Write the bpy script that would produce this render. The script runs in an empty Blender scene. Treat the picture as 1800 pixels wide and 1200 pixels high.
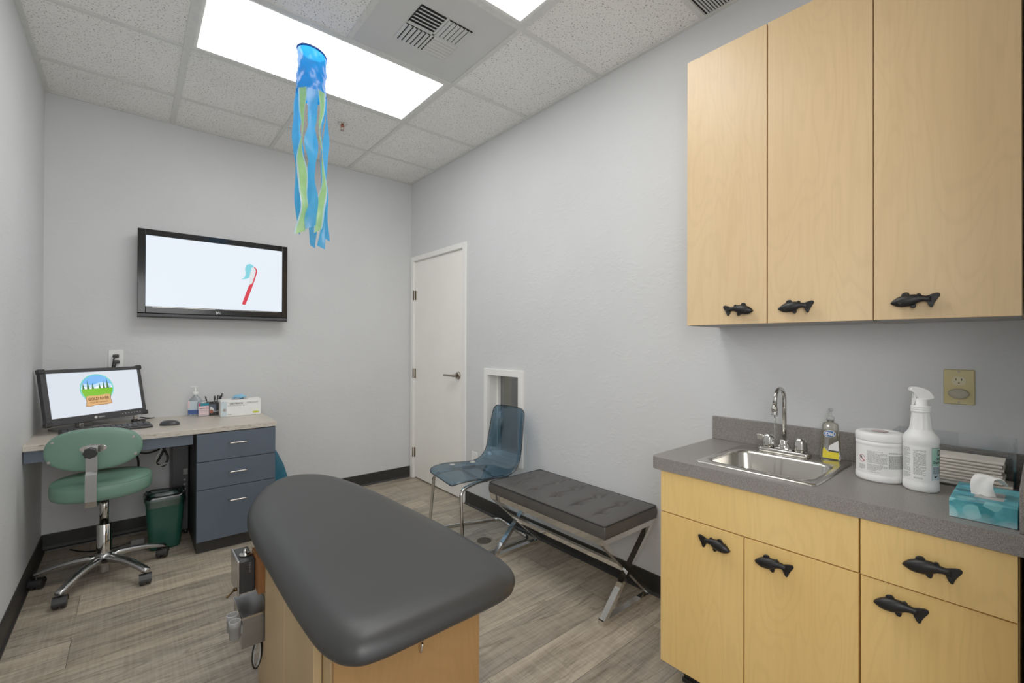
import bpy, bmesh, math, random
from mathutils import Vector, Matrix
random.seed(7)
PI = math.pi
C = bpy.context.scene.collection
sc = bpy.context.scene

# ------------------------------------------------------------------ room numbers (metres)
XL, XR, YB, H = -0.411, 2.035, 3.907, 2.791
YF = 0.015
GX, GY, G = 1.4265, 3.4585, 0.6096

# ------------------------------------------------------------------ materials
def lin(c):
    return tuple(((v / 255) / 12.92 if v / 255 <= .04045 else ((v / 255 + .055) / 1.055) ** 2.4) for v in c)

class NT:
    def __init__(s, name):
        s.m = bpy.data.materials.new(name); s.m.use_nodes = True
        s.t = s.m.node_tree; s.n = s.t.nodes; s.l = s.t.links
        s.b = s.n['Principled BSDF']; s.out = s.n['Material Output']
    def new(s, typ, **kw):
        o = s.n.new(typ)
        for k, v in kw.items():
            if k.startswith('i_'):
                o.inputs[k[2:].replace('_', ' ')].default_value = v
            else:
                setattr(o, k, v)
        return o
    def link(s, a, b): s.l.new(a, b)
    def coord(s, scale=(1, 1, 1), loc=(0, 0, 0), rot=(0, 0, 0)):
        tc = s.new('ShaderNodeTexCoord'); mp = s.new('ShaderNodeMapping')
        mp.inputs['Scale'].default_value = scale; mp.inputs['Location'].default_value = loc
        mp.inputs['Rotation'].default_value = rot
        s.link(tc.outputs['Object'], mp.inputs['Vector'])
        return mp.outputs['Vector']
    def noise(s, vec, scale, detail=2, rough=.5, dist=0):
        n = s.new('ShaderNodeTexNoise'); n.inputs['Scale'].default_value = scale
        n.inputs['Detail'].default_value = detail; n.inputs['Roughness'].default_value = rough
        n.inputs['Distortion'].default_value = dist
        s.link(vec, n.inputs['Vector']); return n.outputs['Fac']
    def ramp(s, fac, stops, interp='LINEAR'):
        r = s.new('ShaderNodeValToRGB'); cr = r.color_ramp; cr.interpolation = interp
        while len(cr.elements) > 1: cr.elements.remove(cr.elements[-1])
        cr.elements[0].position = stops[0][0]; cr.elements[0].color = (*stops[0][1], 1)
        for p, c in stops[1:]:
            e = cr.elements.new(p); e.color = (*c, 1)
        s.link(fac, r.inputs['Fac']); return r.outputs['Color']
    def mix(s, fac, a, b, typ='MIX'):
        m = s.new('ShaderNodeMix', data_type='RGBA', blend_type=typ)
        for key, v in ((0, fac), (6, a), (7, b)):
            if hasattr(v, 'is_linked') or isinstance(v, bpy.types.NodeSocket): s.link(v, m.inputs[key])
            elif key == 0: m.inputs[0].default_value = v
            else: m.inputs[key].default_value = (*v, 1)
        return m.outputs[2]
    def bump(s, h, strength=.2, dist=.01):
        b = s.new('ShaderNodeBump'); b.inputs['Strength'].default_value = strength; b.inputs['Distance'].default_value = dist
        s.link(h, b.inputs['Height']); s.link(b.outputs['Normal'], s.b.inputs['Normal'])
    def set(s, color=None, rough=None, metal=None, **kw):
        if color is not None:
            if isinstance(color, bpy.types.NodeSocket): s.link(color, s.b.inputs['Base Color'])
            else: s.b.inputs['Base Color'].default_value = (*color, 1)
        if rough is not None: s.b.inputs['Roughness'].default_value = rough
        if metal is not None: s.b.inputs['Metallic'].default_value = metal
        for k, v in kw.items(): s.b.inputs[k.replace('_', ' ')].default_value = v
        return s.m

def plain(name, rgb, rough=.5, metal=0., var=.06, scale=40, bump=0, **kw):
    t = NT(name); c = lin(rgb)
    v = t.coord()
    f = t.noise(v, scale, 3)
    lo = tuple(x * (1 - var) for x in c); hi = tuple(min(1, x * (1 + var)) for x in c)
    t.set(t.ramp(f, [(.3, lo), (.7, hi)]), rough, metal, **kw)
    if bump: t.bump(f, bump, .002)
    return t.m

def glassy(name, tint, gloss=.12, rough=.03, glosscol=(1, 1, 1)):
    t = NT(name); t.n.remove(t.b)
    tr = t.new('ShaderNodeBsdfTransparent'); gl = t.new('ShaderNodeBsdfGlossy'); mx = t.new('ShaderNodeMixShader')
    tr.inputs['Color'].default_value = (*tint, 1); gl.inputs['Roughness'].default_value = rough
    gl.inputs['Color'].default_value = (*glosscol, 1)
    lw = t.new('ShaderNodeLayerWeight'); lw.inputs['Blend'].default_value = .35
    mr = t.new('ShaderNodeMapRange'); mr.inputs['To Min'].default_value = gloss * .3; mr.inputs['To Max'].default_value = min(1, gloss * 5)
    t.link(lw.outputs['Fresnel'], mr.inputs['Value']); t.link(mr.outputs['Result'], mx.inputs['Fac'])
    t.link(tr.outputs[0], mx.inputs[1]); t.link(gl.outputs[0], mx.inputs[2]); t.link(mx.outputs[0], t.out.inputs['Surface'])
    return t.m

def film(name, rgb, trans=.55, clear=.15):
    # thin plastic film: diffuse + translucent + a little see-through
    t = NT(name); t.n.remove(t.b); c = lin(rgb)
    f = t.noise(t.coord(), 30, 3)
    col = t.ramp(f, [(.3, tuple(x * .88 for x in c)), (.7, c)])
    d = t.new('ShaderNodeBsdfDiffuse'); tl = t.new('ShaderNodeBsdfTranslucent'); tr = t.new('ShaderNodeBsdfTransparent')
    m1 = t.new('ShaderNodeMixShader'); m2 = t.new('ShaderNodeMixShader'); gl = t.new('ShaderNodeBsdfGlossy'); m3 = t.new('ShaderNodeMixShader')
    t.link(col, d.inputs['Color']); t.link(col, tl.inputs['Color']); t.link(col, tr.inputs['Color'])
    m1.inputs['Fac'].default_value = trans; m2.inputs['Fac'].default_value = clear; m3.inputs['Fac'].default_value = .05
    gl.inputs['Roughness'].default_value = .25
    t.link(d.outputs[0], m1.inputs[1]); t.link(tl.outputs[0], m1.inputs[2])
    t.link(m1.outputs[0], m2.inputs[1]); t.link(tr.outputs[0], m2.inputs[2])
    t.link(m2.outputs[0], m3.inputs[1]); t.link(gl.outputs[0], m3.inputs[2])
    t.link(m3.outputs[0], t.out.inputs['Surface'])
    return t.m

def emit(name, rgb, strength=1.0, rgb2=None):
    t = NT(name); c = lin(rgb); t.set((0, 0, 0), .35)
    if rgb2 is None: rgb2 = rgb
    f = t.noise(t.coord(), 3, 1)
    col = t.ramp(f, [(.2, c), (.8, lin(rgb2))])
    t.link(col, t.b.inputs['Emission Color']); t.b.inputs['Emission Strength'].default_value = strength
    return t.m

def wall_mat(name, rgb):
    t = NT(name); v = t.coord(); c = lin(rgb)
    n1 = t.noise(v, 2.2, 3); n2 = t.noise(t.coord((1, 1, 2.0)), 20, 4, .55, .8)
    base = t.ramp(n1, [(.3, tuple(x * .97 for x in c)), (.7, tuple(x * 1.03 for x in c))])
    msk = t.ramp(t.noise(v, 7, 2), [(.42, (0, 0, 0)), (.62, (1, 1, 1))])
    r = t.mix(1.0, msk, t.ramp(n2, [(.50, (0, 0, 0)), (.60, (1, 1, 1))]), 'MULTIPLY')
    t.set(base, .62); t.bump(r, .20, .004)
    return t.m

def maple(name, light, dark, axis='z', seed=0):
    t = NT(name)
    v = t.coord({'z': (5.5, 5.5, 1.0), 'y': (5.5, 1.0, 5.5), 'x': (1.0, 5.5, 5.5)}[axis], (seed * 3.1, seed * 1.7, seed * .9))
    sf = {'z': (120, 120, 4), 'y': (120, 4, 120), 'x': (4, 120, 120)}[axis]
    broad = t.noise(v, 1.0, 2, .5, .5)
    soft = t.noise(v, .6, 2, .5, .2)
    fine = t.noise(t.coord(sf), 1.0, 3, .6)
    mul = t.new('ShaderNodeMath', operation='MULTIPLY'); t.link(broad, mul.inputs[0]); mul.inputs[1].default_value = 115
    sn = t.new('ShaderNodeMath', operation='SINE'); t.link(mul.outputs[0], sn.inputs[0])
    ad = t.new('ShaderNodeMath', operation='MULTIPLY_ADD'); t.link(sn.outputs[0], ad.inputs[0]); ad.inputs[1].default_value = .5; ad.inputs[2].default_value = .5
    a = t.ramp(soft, [(.3, lin(dark)), (.7, lin(light))])
    b = t.mix(t.ramp(ad.outputs[0], [(.6, (0, 0, 0)), (1, (.17, .17, .17))]), a, tuple(x * .74 for x in lin(dark)))
    c = t.mix(.10, b, t.ramp(fine, [(.35, tuple(x * .7 for x in lin(dark))), (.65, lin(light))]))
    t.set(c, .36); t.bump(fine, .02, .001)
    return t.m

def floor_mat():
    t = NT('floor_planks')
    v = t.coord((1, 1, 1), (.19, -.0425, 0))
    br = t.new('ShaderNodeTexBrick', offset=.37, squash=1)
    for k, val in (('Scale', 1), ('Mortar Size', .0012), ('Mortar Smooth', .4), ('Brick Width', 1.22), ('Row Height', .2195), ('Bias', 0)):
        br.inputs[k].default_value = val
    br.inputs['Color1'].default_value = (0, 0, 0, 1); br.inputs['Color2'].default_value = (1, 1, 1, 1); br.inputs['Mortar'].default_value = (.5, .5, .5, 1)
    t.link(v, br.inputs['Vector'])
    # shift the grain per plank
    comb = t.new('ShaderNodeVectorMath', operation='MULTIPLY_ADD')
    t.link(br.outputs['Color'], comb.inputs[0]); comb.inputs[1].default_value = (13, 7, 5); t.link(v, comb.inputs[2])
    def stretched(sx, sy):
        m = t.new('ShaderNodeMapping'); m.inputs['Scale'].default_value = (sx, sy, 1)
        t.link(comb.outputs[0], m.inputs['Vector']); return m.outputs['Vector']
    big = t.noise(stretched(1.5, 9), 1.0, 5, .62, 1.0)
    mid = t.noise(stretched(3.2, 30), 1.0, 4, .62, .8)
    fine = t.noise(stretched(10, 170), 1.0, 3, .6)
    hue = t.noise(stretched(1.0, 5), 1.3, 2)
    ring = t.noise(stretched(.8, 6.5), 1.0, 3, .5, .6)
    saw = t.noise(stretched(120, 3), 1.0, 2, .5)
    mul = t.new('ShaderNodeMath', operation='MULTIPLY'); t.link(ring, mul.inputs[0]); mul.inputs[1].default_value = 46
    sn = t.new('ShaderNodeMath', operation='SINE'); t.link(mul.outputs[0], sn.inputs[0])
    base = t.ramp(big, [(.31, lin((62, 55, 49))), (.42, lin((116, 106, 94))), (.52, lin((160, 147, 129))), (.72, lin((188, 173, 149)))])
    warm = t.mix(t.ramp(hue, [(.48, (0, 0, 0)), (.72, (.55, .55, .55))]), base, lin((186, 164, 130)))
    cool = t.mix(t.ramp(hue, [(.26, (.55, .55, .55)), (.44, (0, 0, 0))]), warm, lin((124, 120, 116)))
    streak = t.mix(.50, cool, t.ramp(mid, [(.30, lin((60, 53, 47))), (.46, lin((146, 135, 120))), (.7, lin((190, 178, 158)))]))
    crack = t.mix(t.ramp(sn.outputs[0], [(.86, (0, 0, 0)), (1, (.62, .62, .62))]), streak, lin((84, 74, 64)))
    f1 = t.mix(.20, crack, t.ramp(fine, [(.35, lin((78, 70, 62))), (.6, lin((190, 178, 160)))]))
    f2 = t.mix(.10, f1, t.ramp(saw, [(.4, lin((100, 92, 82))), (.6, lin((200, 188, 170)))]))
    plank = t.mix(.8, f2, t.ramp(br.outputs['Color'], [(0, (.36, .355, .35)), (1, (.62, .61, .59))]), 'OVERLAY')
    seam = t.mix(br.outputs['Fac'], plank, lin((62, 55, 49)))
    t.set(seam, .42)
    t.bump(fine, .05, .002)
    return t.m

def tile_mat():
    t = NT('ceiling_tile'); v = t.coord()
    n = t.noise(v, 130, 2, .6); n2 = t.noise(v, 55, 2); big = t.noise(v, 3, 2)
    base = t.ramp(big, [(.3, lin((231, 230, 226))), (.7, lin((239, 238, 234)))])
    sp = t.ramp(n, [(.34, (1, 1, 1)), (.40, (0, 0, 0))])
    col = t.mix(sp, base, lin((120, 114, 106)))
    t.set(col, .9); t.bump(n2, .25, .002)
    return t.m

def granite():
    t = NT('grey_laminate'); v = t.coord()
    n = t.noise(v, 620, 2, .7); n2 = t.noise(v, 260, 2)
    a = t.ramp(n, [(.36, lin((78, 72, 68))), (.5, lin((122, 116, 111))), (.66, lin((168, 163, 158)))])
    b = t.mix(.35, a, t.ramp(n2, [(.4, lin((98, 92, 88))), (.6, lin((140, 135, 130)))]))
    t.set(b, .38); return t.m

def brushed(name, rgb, rough=.3, axis=(4, 200, 4), metal=1.0):
    t = NT(name); c = lin(rgb); f = t.noise(t.coord(axis), 1, 3)
    t.set(t.ramp(f, [(.3, tuple(x * .9 for x in c)), (.7, c)]), rough, metal); return t.m

def watercolour():
    t = NT('tissue_box_print'); v = t.coord()
    vo = t.new('ShaderNodeTexVoronoi'); vo.inputs['Scale'].default_value = 26; t.link(v, vo.inputs['Vector'])
    n = t.noise(v, 18, 3)
    sep = t.new('ShaderNodeSeparateXYZ'); t.link(v, sep.inputs[0])
    a = t.ramp(vo.outputs['Color'], [(.2, lin((14, 104, 124))), (.42, lin((40, 150, 164))), (.55, lin((132, 208, 214))), (.7, lin((24, 128, 138))), (.9, lin((70, 172, 196)))])
    circ = t.ramp(vo.outputs['Distance'], [(.50, (1, 1, 1)), (.54, (0, 0, 0))])
    wash = t.ramp(n, [(.35, lin((24, 120, 136))), (.65, lin((84, 180, 190)))])
    b = t.mix(circ, wash, a)
    g = t.new('ShaderNodeMapRange'); g.inputs['From Min'].default_value = .0; g.inputs['From Max'].default_value = .026
    g.inputs['To Min'].default_value = .75; g.inputs['To Max'].default_value = 0
    wob = t.new('ShaderNodeMath', operation='MULTIPLY_ADD'); t.link(vo.outputs['Distance'], wob.inputs[0]); wob.inputs[1].default_value = .035; t.link(sep.outputs['Z'], wob.inputs[2])
    sub = t.new('ShaderNodeMath', operation='SUBTRACT'); t.link(wob.outputs[0], sub.inputs[0]); sub.inputs[1].default_value = .012
    t.link(sub.outputs[0], g.inputs['Value'])
    t.set(t.mix(g.outputs['Result'], b, lin((200, 226, 230))), .4); return t.m

M = {}
M['wall'] = wall_mat('wall_paint', (206, 207, 208))
M['floor'] = floor_mat(); M['tile'] = tile_mat(); M['counter'] = granite()
M['grid'] = plain('grid_paint', (208, 208, 204), .5)
M['vent_metal'] = plain('vent_enamel', (196, 197, 195), .45, var=.03, scale=6)
M['dark_gap'] = plain('dark_void', (16, 16, 16), .9)
M['white_trim'] = plain('white_trim_paint', (238, 236, 231), .4, var=.02, scale=6)
M['door_white'] = plain('door_paint', (244, 241, 233), .42, var=.02, scale=4)
M['base_black'] = plain('vinyl_base', (28, 27, 26), .5)
M['maple_up'] = maple('maple_upper', (232, 202, 154), (222, 186, 134), 'z', 1)
M['maple_low'] = maple('maple_lower', (240, 200, 122), (230, 184, 104), 'z', 2)
M['maple_drawer'] = maple('maple_drawer', (242, 204, 128), (234, 190, 110), 'z', 5)
M['maple_bench_shaded'] = maple('maple_exam_shaded', (168, 126, 74), (148, 106, 58), 'z', 3)  # same maple darkened, the end panel's shade put into the colour
M['maple_side'] = maple('maple_exam_side', (186, 158, 114), (166, 138, 96), 'z', 4)
M['cab_dark'] = plain('cabinet_shadow', (14, 9, 5), .8)  # near-black painted shade for the sheets behind the cabinet door gaps
M['cab_under'] = plain('cabinet_underside', (150, 146, 142), .6)
M['iron'] = plain('black_iron', (14, 14, 15), .42, .3, bump=.1, scale=90)
M['vinyl'] = plain('charcoal_vinyl', (34, 34, 34), .42, 0, .03, 500, bump=.12)
M['bench_leather'] = plain('grey_leather', (66, 63, 61), .48, 0, .12, 9, bump=.04)
M['bench_pipe'] = plain('dark_piping', (26, 25, 25), .5)
M['chrome'] = brushed('chrome', (205, 203, 198), .07, (3, 3, 3))
M['bench_chrome'] = brushed('bench_steel', (226, 224, 220), .06, (3, 3, 3))
M['steel'] = brushed('stainless', (196, 192, 184), .24, (160, 4, 4))
M['alu'] = brushed('polished_aluminium', (188, 188, 188), .22, (5, 5, 5))
M['galv'] = brushed('galvanised', (150, 150, 150), .34, (4, 4, 40))
M['nickel'] = brushed('satin_nickel', (160, 152, 140), .28)
M['bronze'] = brushed('old_bronze', (104, 82, 52), .4)
M['green_vinyl'] = plain('green_vinyl', (97, 134, 116), .42, 0, .03, 300, bump=.08)
M['black_plastic'] = plain('black_plastic', (26, 26, 27), .4)
M['black_gloss'] = plain('gloss_black', (14, 14, 15), .12)
M['grey_plastic'] = plain('dark_grey_plastic', (48, 48, 51), .38)
M['mid_grey'] = plain('mid_grey_plastic', (128, 128, 126), .5)
M['white_plastic'] = plain('white_plastic', (234, 234, 232), .35, var=.02)
M['white_bottle'] = plain('white_bottle', (244, 244, 243), .38, var=.02)
M['paper'] = plain('white_paper', (244, 243, 240), .8, var=.04)
M['towel'] = plain('paper_towel', (232, 224, 212), .85, var=.07, scale=14)
M['ink'] = plain('label_ink', (140, 140, 140), .7); M['faint_mark'] = plain('faint_mark', (196, 176, 174), .6)
M['ink_dark'] = plain('dark_ink', (38, 38, 42), .6)
M['ivory'] = plain('ivory_plastic', (206, 190, 132), .4, var=.03)
M['ivory2'] = plain('ivory_device', (212, 203, 164), .4, var=.03)
M['slot'] = plain('slot_dark', (40, 36, 30), .6)
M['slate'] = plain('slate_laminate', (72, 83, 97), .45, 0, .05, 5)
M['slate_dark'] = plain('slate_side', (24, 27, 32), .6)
M['desk_top'] = plain('desk_laminate', (190, 180, 166), .34, 0, .05, 12)
def worn():
    t = NT('worn_edge'); f = t.noise(t.coord((9, 9, 60)), 3, 4, .65)
    t.set(t.ramp(f, [(.28, lin((84, 76, 68))), (.36, lin((150, 132, 112))), (.43, lin((192, 182, 168))), (.66, lin((206, 198, 186)))]), .45); return t.m
M['worn'] = worn()
M['bin_green'] = plain('bin_green', (28, 74, 62), .38)
M['liner'] = glassy('clear_liner', (.78, .84, .86), .16, .2)
M['bag_blue'] = film('blue_bag', (40, 120, 150), .3, .1)
M['acrylic'] = glassy('clear_acrylic', (.93, .94, .95), .07, .04)
M['pane'] = glassy('window_glass', (.62, .63, .63), .10, .02)
M['shell'] = glassy('blue_shell', (.42, .545, .635), .07, .05)
M['water'] = glassy('water', (.97, .95, .92), .6, .15)
M['soap'] = glassy('clear_soap_bottle', (.90, .89, .82), .16, .05)
M['clear_bottle'] = glassy('clear_bottle', (.88, .91, .93), .12, .06)
M['pump_clear'] = plain('pump_clear', (196, 197, 196), .3, var=.03, Alpha=.55)
M['blue_film'] = film('blue_film', (30, 152, 226), .5, .10)
M['blue_film_dark'] = film('blue_hem', (10, 88, 176), .3, .03)
M['blue_film_light'] = film('blue_streamer', (72, 180, 244), .5, .10)
M['green_film'] = film('green_streamer', (178, 228, 140), .5, .1)
M['irid_film'] = film('pearl_edge', (206, 240, 240), .5, .2)
M['string'] = plain('string', (220, 220, 220), .7)
M['wood_brown'] = plain('brown_board', (128, 78, 36), .5, 0, .12, 30)
M['board_top'] = plain('board_end', (88, 74, 56), .6, 0, .1, 60)
M['soap_yellow'] = plain('label_yellow', (236, 214, 30), .4, var=.05, scale=120)
M['soap_blue'] = plain('label_blue', (44, 104, 176), .4, var=.15, scale=60)
M['label_white'] = plain('label_white', (243, 243, 241), .5, var=.02)
M['label_mint'] = plain('label_mint', (160, 208, 190), .5, var=.04)
M['label_teal'] = plain('label_teal', (22, 128, 152), .5, var=.05)
M['label_pink'] = plain('label_pink', (236, 206, 210), .5, var=.03)
M['label_magenta'] = plain('label_magenta', (190, 40, 90), .5)
M['label_navy'] = plain('label_navy', (62, 88, 150), .5, var=.08)
M['label_red'] = plain('label_red', (170, 60, 66), .5)
M['label_lime'] = plain('label_lime', (204, 210, 50), .5, var=.04)
M['pale_blue'] = plain('label_paleblue', (200, 216, 224), .5, var=.03)
M['glove_blue'] = plain('nitrile_blue', (128, 188, 222), .5, var=.08)
M['rust'] = plain('reddish_tan', (150, 84, 62), .6)
M['tissue_print'] = watercolour()
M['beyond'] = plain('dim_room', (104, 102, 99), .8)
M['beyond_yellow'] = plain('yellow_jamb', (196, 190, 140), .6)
M['cable_black'] = plain('cable_black', (12, 12, 12), .5)
M['cable_grey'] = plain('cable_grey', (170, 170, 168), .5)
M['cover_grey'] = plain('cover_grey', (168, 160, 140), .5)
M['drain'] = brushed('drain_metal', (104, 96, 84), .45)
M['lamp'] = emit('light_lens', (252, 252, 248), 7.5, (255, 255, 253))
M['screen_tv'] = emit('tv_picture', (226, 236, 247), .98)
M['screen_pc'] = emit('pc_picture', (214, 222, 233), .98)
M['e_teal'] = emit('e_teal', (96, 205, 190)); M['e_sky'] = emit('e_sky', (84, 160, 240), 1, (130, 190, 248)); M['e_cloud'] = emit('e_cloud', (246, 250, 252))
M['e_sky2'] = emit('e_sky_pale', (170, 212, 246), 1, (200, 228, 248))
M['e_green'] = emit('e_green', (120, 190, 40), 1, (96, 168, 36)); M['e_green2'] = emit('e_lightgreen', (176, 218, 70), 1, (150, 205, 50)); M['e_tree'] = emit('e_tree', (44, 92, 50), 1, (60, 110, 60))
M['e_hill'] = emit('e_hill', (150, 184, 220)); M['e_sign'] = emit('e_sign', (222, 172, 112), 1, (205, 152, 92)); M['e_signedge'] = emit('e_signedge', (150, 96, 54)); M['e_brown'] = emit('e_brown', (96, 52, 22))
M['e_red'] = emit('e_red', (206, 30, 50)); M['e_brush'] = emit('e_brush', (226, 230, 232), 1, (206, 212, 216)); M['e_paste'] = emit('e_paste', (120, 208, 222), 1, (96, 190, 210))
M['logo_white'] = plain('logo_white', (214, 214, 214), .4)

# ------------------------------------------------------------------ mesh builder (world coordinates unless local=True)
class MB:
    def __init__(s): s.bm = bmesh.new(); s.mi = 0
    def _mark(s, faces, smooth=False):
        for f in faces: f.material_index = s.mi; f.smooth = smooth
    def box(s, x0, x1, y0, y1, z0, z1, bev=0, seg=2, rot=None, about=None):
        r = bmesh.ops.create_cube(s.bm, size=1)
        vs = r['verts']
        bmesh.ops.scale(s.bm, verts=vs, vec=(x1 - x0, y1 - y0, z1 - z0))
        bmesh.ops.translate(s.bm, verts=vs, vec=((x0 + x1) / 2, (y0 + y1) / 2, (z0 + z1) / 2))
        fs = list({f for v in vs for f in v.link_faces})
        s._mark(fs)
        if bev:
            es = list({e for v in vs for e in v.link_edges})
            rr = bmesh.ops.bevel(s.bm, geom=es, offset=bev, segments=seg, affect='EDGES', profile=.5)
            for f in rr['faces']: f.smooth = True; f.material_index = s.mi
            vs = list({v for f in rr['faces'] for v in f.verts} | {v for v in vs if v.is_valid})
            # gather all connected
            seen = set(vs); st = list(vs)
            while st:
                v = st.pop()
                for e in v.link_edges:
                    o = e.other_vert(v)
                    if o not in seen: seen.add(o); st.append(o)
            vs = list(seen)
        if rot is not None:
            bmesh.ops.rotate(s.bm, verts=vs, cent=about or ((x0 + x1) / 2, (y0 + y1) / 2, (z0 + z1) / 2), matrix=rot)
        return vs
    def rings(s, rings, close=True, cap0=True, cap1=True, smooth=True):
        R = [[s.bm.verts.new(p) for p in r] for r in rings]; fs = []
        n = len(R[0])
        for a, b in zip(R, R[1:]):
            for i in range(n if close else n - 1):
                j = (i + 1) % n
                try: fs.append(s.bm.faces.new((a[i], a[j], b[j], b[i])))
                except ValueError: pass
        s._mark(fs, smooth)
        cf = []
        if cap0: cf.append(s.bm.faces.new(R[0][::-1]))
        if cap1: cf.append(s.bm.faces.new(R[-1]))
        s._mark(cf, False)
        return R
    def lathe(s, c, prof, n=32, cap0=True, cap1=True, sx=1, sy=1, rot=0):
        cx, cy, cz = c
        rs = []
        for r, z in prof:
            ring = []
            for i in range(n):
                a = 2 * PI * i / n
                x, y = r * sx * math.cos(a), r * sy * math.sin(a)
                ring.append((cx + x * math.cos(rot) - y * math.sin(rot), cy + x * math.sin(rot) + y * math.cos(rot), cz + z))
            rs.append(ring)
        return s.rings(rs, True, cap0, cap1)
    def tube(s, pts, r, n=10, closed=False, rads=None):
        P = [Vector(p) for p in pts]; m = len(P); rs = []
        t0 = (P[1] - P[0]).normalized()
        up = Vector((0, 0, 1)) if abs(t0.z) < .9 else Vector((1, 0, 0))
        u = t0.cross(up).normalized(); 
        for i in range(m):
            if closed: t = (P[(i + 1) % m] - P[i - 1]).normalized()
            else: t = (P[min(i + 1, m - 1)] - P[max(i - 1, 0)]).normalized()
            u = (u - t * u.dot(t)).normalized(); w = t.cross(u)
            rr = rads[i] if rads else r
            rs.append([tuple(P[i] + (u * math.cos(2 * PI * k / n) + w * math.sin(2 * PI * k / n)) * rr) for k in range(n)])
        if closed: rs.append(rs[0])
        return s.rings(rs, True, not closed, not closed)
    def cyl(s, a, b, r, n=20, r2=None): return s.tube([a, b], r, n, rads=[r, r if r2 is None else r2])
    def prism(s, poly, origin, ux, uy, depth, bev=0):
        # poly in 2-D, extruded along ux x uy by depth
        o, ux, uy = Vector(origin), Vector(ux), Vector(uy); w = ux.cross(uy).normalized()
        a = [s.bm.verts.new(o + ux * p[0] + uy * p[1]) for p in poly]
        b = [s.bm.verts.new(o + ux * p[0] + uy * p[1] + w * depth) for p in poly]
        fs = [s.bm.faces.new(a[::-1]), s.bm.faces.new(b)]
        for i in range(len(a)):
            j = (i + 1) % len(a); fs.append(s.bm.faces.new((a[i], a[j], b[j], b[i])))
        s._mark(fs)
        if bev:
            es = list({e for v in a + b for e in v.link_edges})
            rr = bmesh.ops.bevel(s.bm, geom=es, offset=bev, segments=2, affect='EDGES')
            for f in rr['faces']: f.smooth = True; f.material_index = s.mi
    def poly(s, pts):
        f = s.bm.faces.new([s.bm.verts.new(p) for p in pts]); s._mark([f]); return f
    def sphere(s, c, rx, ry=None, rz=None, u=20, v=12):
        r = bmesh.ops.create_uvsphere(s.bm, u_segments=u, v_segments=v, radius=1)
        vs = r['verts']; bmesh.ops.scale(s.bm, verts=vs, vec=(rx, ry or rx, rz or rx)); bmesh.ops.translate(s.bm, verts=vs, vec=c)
        s._mark({f for x in vs for f in x.link_faces}, True); return vs
    def xform(s, m): bmesh.ops.transform(s.bm, matrix=m, verts=s.bm.verts)
    def build(s, name, mat, parent=None, origin=None, local=False, normals=True):
        if normals: bmesh.ops.recalc_face_normals(s.bm, faces=s.bm.faces)
        o = bpy.data.objects.new(name, None) if False else None
        me = bpy.data.meshes.new(name)
        root = parent
        while root is not None and root.parent is not None: root = root.parent
        if root is not None and not local:
            s.xform(ROOTM[root.name].inverted())
        elif origin is not None:
            s.xform(Matrix.Translation(-Vector(origin)))
        s.bm.to_mesh(me); s.bm.free()
        for m in (mat if isinstance(mat, (list, tuple)) else [mat]): me.materials.append(M[m] if isinstance(m, str) else m)
        o = bpy.data.objects.new(name, me); C.objects.link(o)
        if parent is not None: o.parent = parent
        elif origin is not None: o.location = origin
        return o

ROOTM = {}
def thing(name, label, cat, loc=(0, 0, 0), rotz=0, group=None):
    o = bpy.data.objects.new(name, None); C.objects.link(o); o.empty_display_size = .05
    o.location = loc; o.rotation_euler = (0, 0, rotz); o['label'] = label; o['category'] = cat
    if group: o['group'] = group
    ROOTM[o.name] = Matrix.Translation(Vector(loc)) @ Matrix.Rotation(rotz, 4, 'Z')
    return o
def tag(o, label, cat, group=None):
    o['label'] = label; o['category'] = cat
    if group: o['group'] = group
    return o
def struct(o, label=None, cat=None):
    o['kind'] = 'structure'
    return o
def part(o, label): o['label'] = label; return o

def smooth_path(pts, n=8, closed=False):
    # Catmull-Rom through the points
    P = [Vector(p) for p in pts]; out = []
    m = len(P)
    for i in range(m - (0 if closed else 1)):
        p0 = P[i - 1] if (i > 0 or closed) else P[0]; p1 = P[i]; p2 = P[(i + 1) % m]; p3 = P[(i + 2) % m] if (i + 2 < m or closed) else P[-1]
        for k in range(n):
            t = k / n
            out.append(.5 * ((2 * p1) + (p2 - p0) * t + (2 * p0 - 5 * p1 + 4 * p2 - p3) * t * t + (3 * p1 - p0 - 3 * p2 + p3) * t ** 3))
    if not closed: out.append(P[-1])
    return [tuple(p) for p in out]

def fillet(pts, r, n=6):
    # round the inner corners of a 3-D polyline
    P = [Vector(p) for p in pts]; out = [P[0]]
    for i in range(1, len(P) - 1):
        a, b, c = P[i - 1], P[i], P[i + 1]
        d1, d2 = (a - b), (c - b); rr = min(r, d1.length * .48, d2.length * .48)
        s, e = b + d1.normalized() * rr, b + d2.normalized() * rr
        for k in range(n + 1):
            t = k / n; out.append((1 - t) ** 2 * s + 2 * t * (1 - t) * b + t * t * e)
    out.append(P[-1]); return [tuple(p) for p in out]

def rrect(cx, cy, w, d, r, n=6):
    out = []
    for sx, sy, a0 in ((1, 1, 0), (-1, 1, PI / 2), (-1, -1, PI), (1, -1, 3 * PI / 2)):
        for k in range(n + 1):
            a = a0 + PI / 2 * k / n
            out.append((cx + sx * (w / 2 - r) + r * math.cos(a), cy + sy * (d / 2 - r) + r * math.sin(a)))
    return out

def inset(poly, d):
    # polygon (ccw) moved inward by d along averaged normals
    n = len(poly); out = []
    for i in range(n):
        p, a, b = Vector(poly[i]), Vector(poly[i - 1]), Vector(poly[(i + 1) % n])
        e1, e2 = (p - a), (b - p)
        n1 = Vector((-e1.y, e1.x)).normalized() if e1.length else Vector((0, 0)); n2 = Vector((-e2.y, e2.x)).normalized() if e2.length else n1
        m = (n1 + n2); m = m.normalized() if m.length else n1
        out.append((p.x + m.x * d, p.y + m.y * d))
    return out

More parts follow.
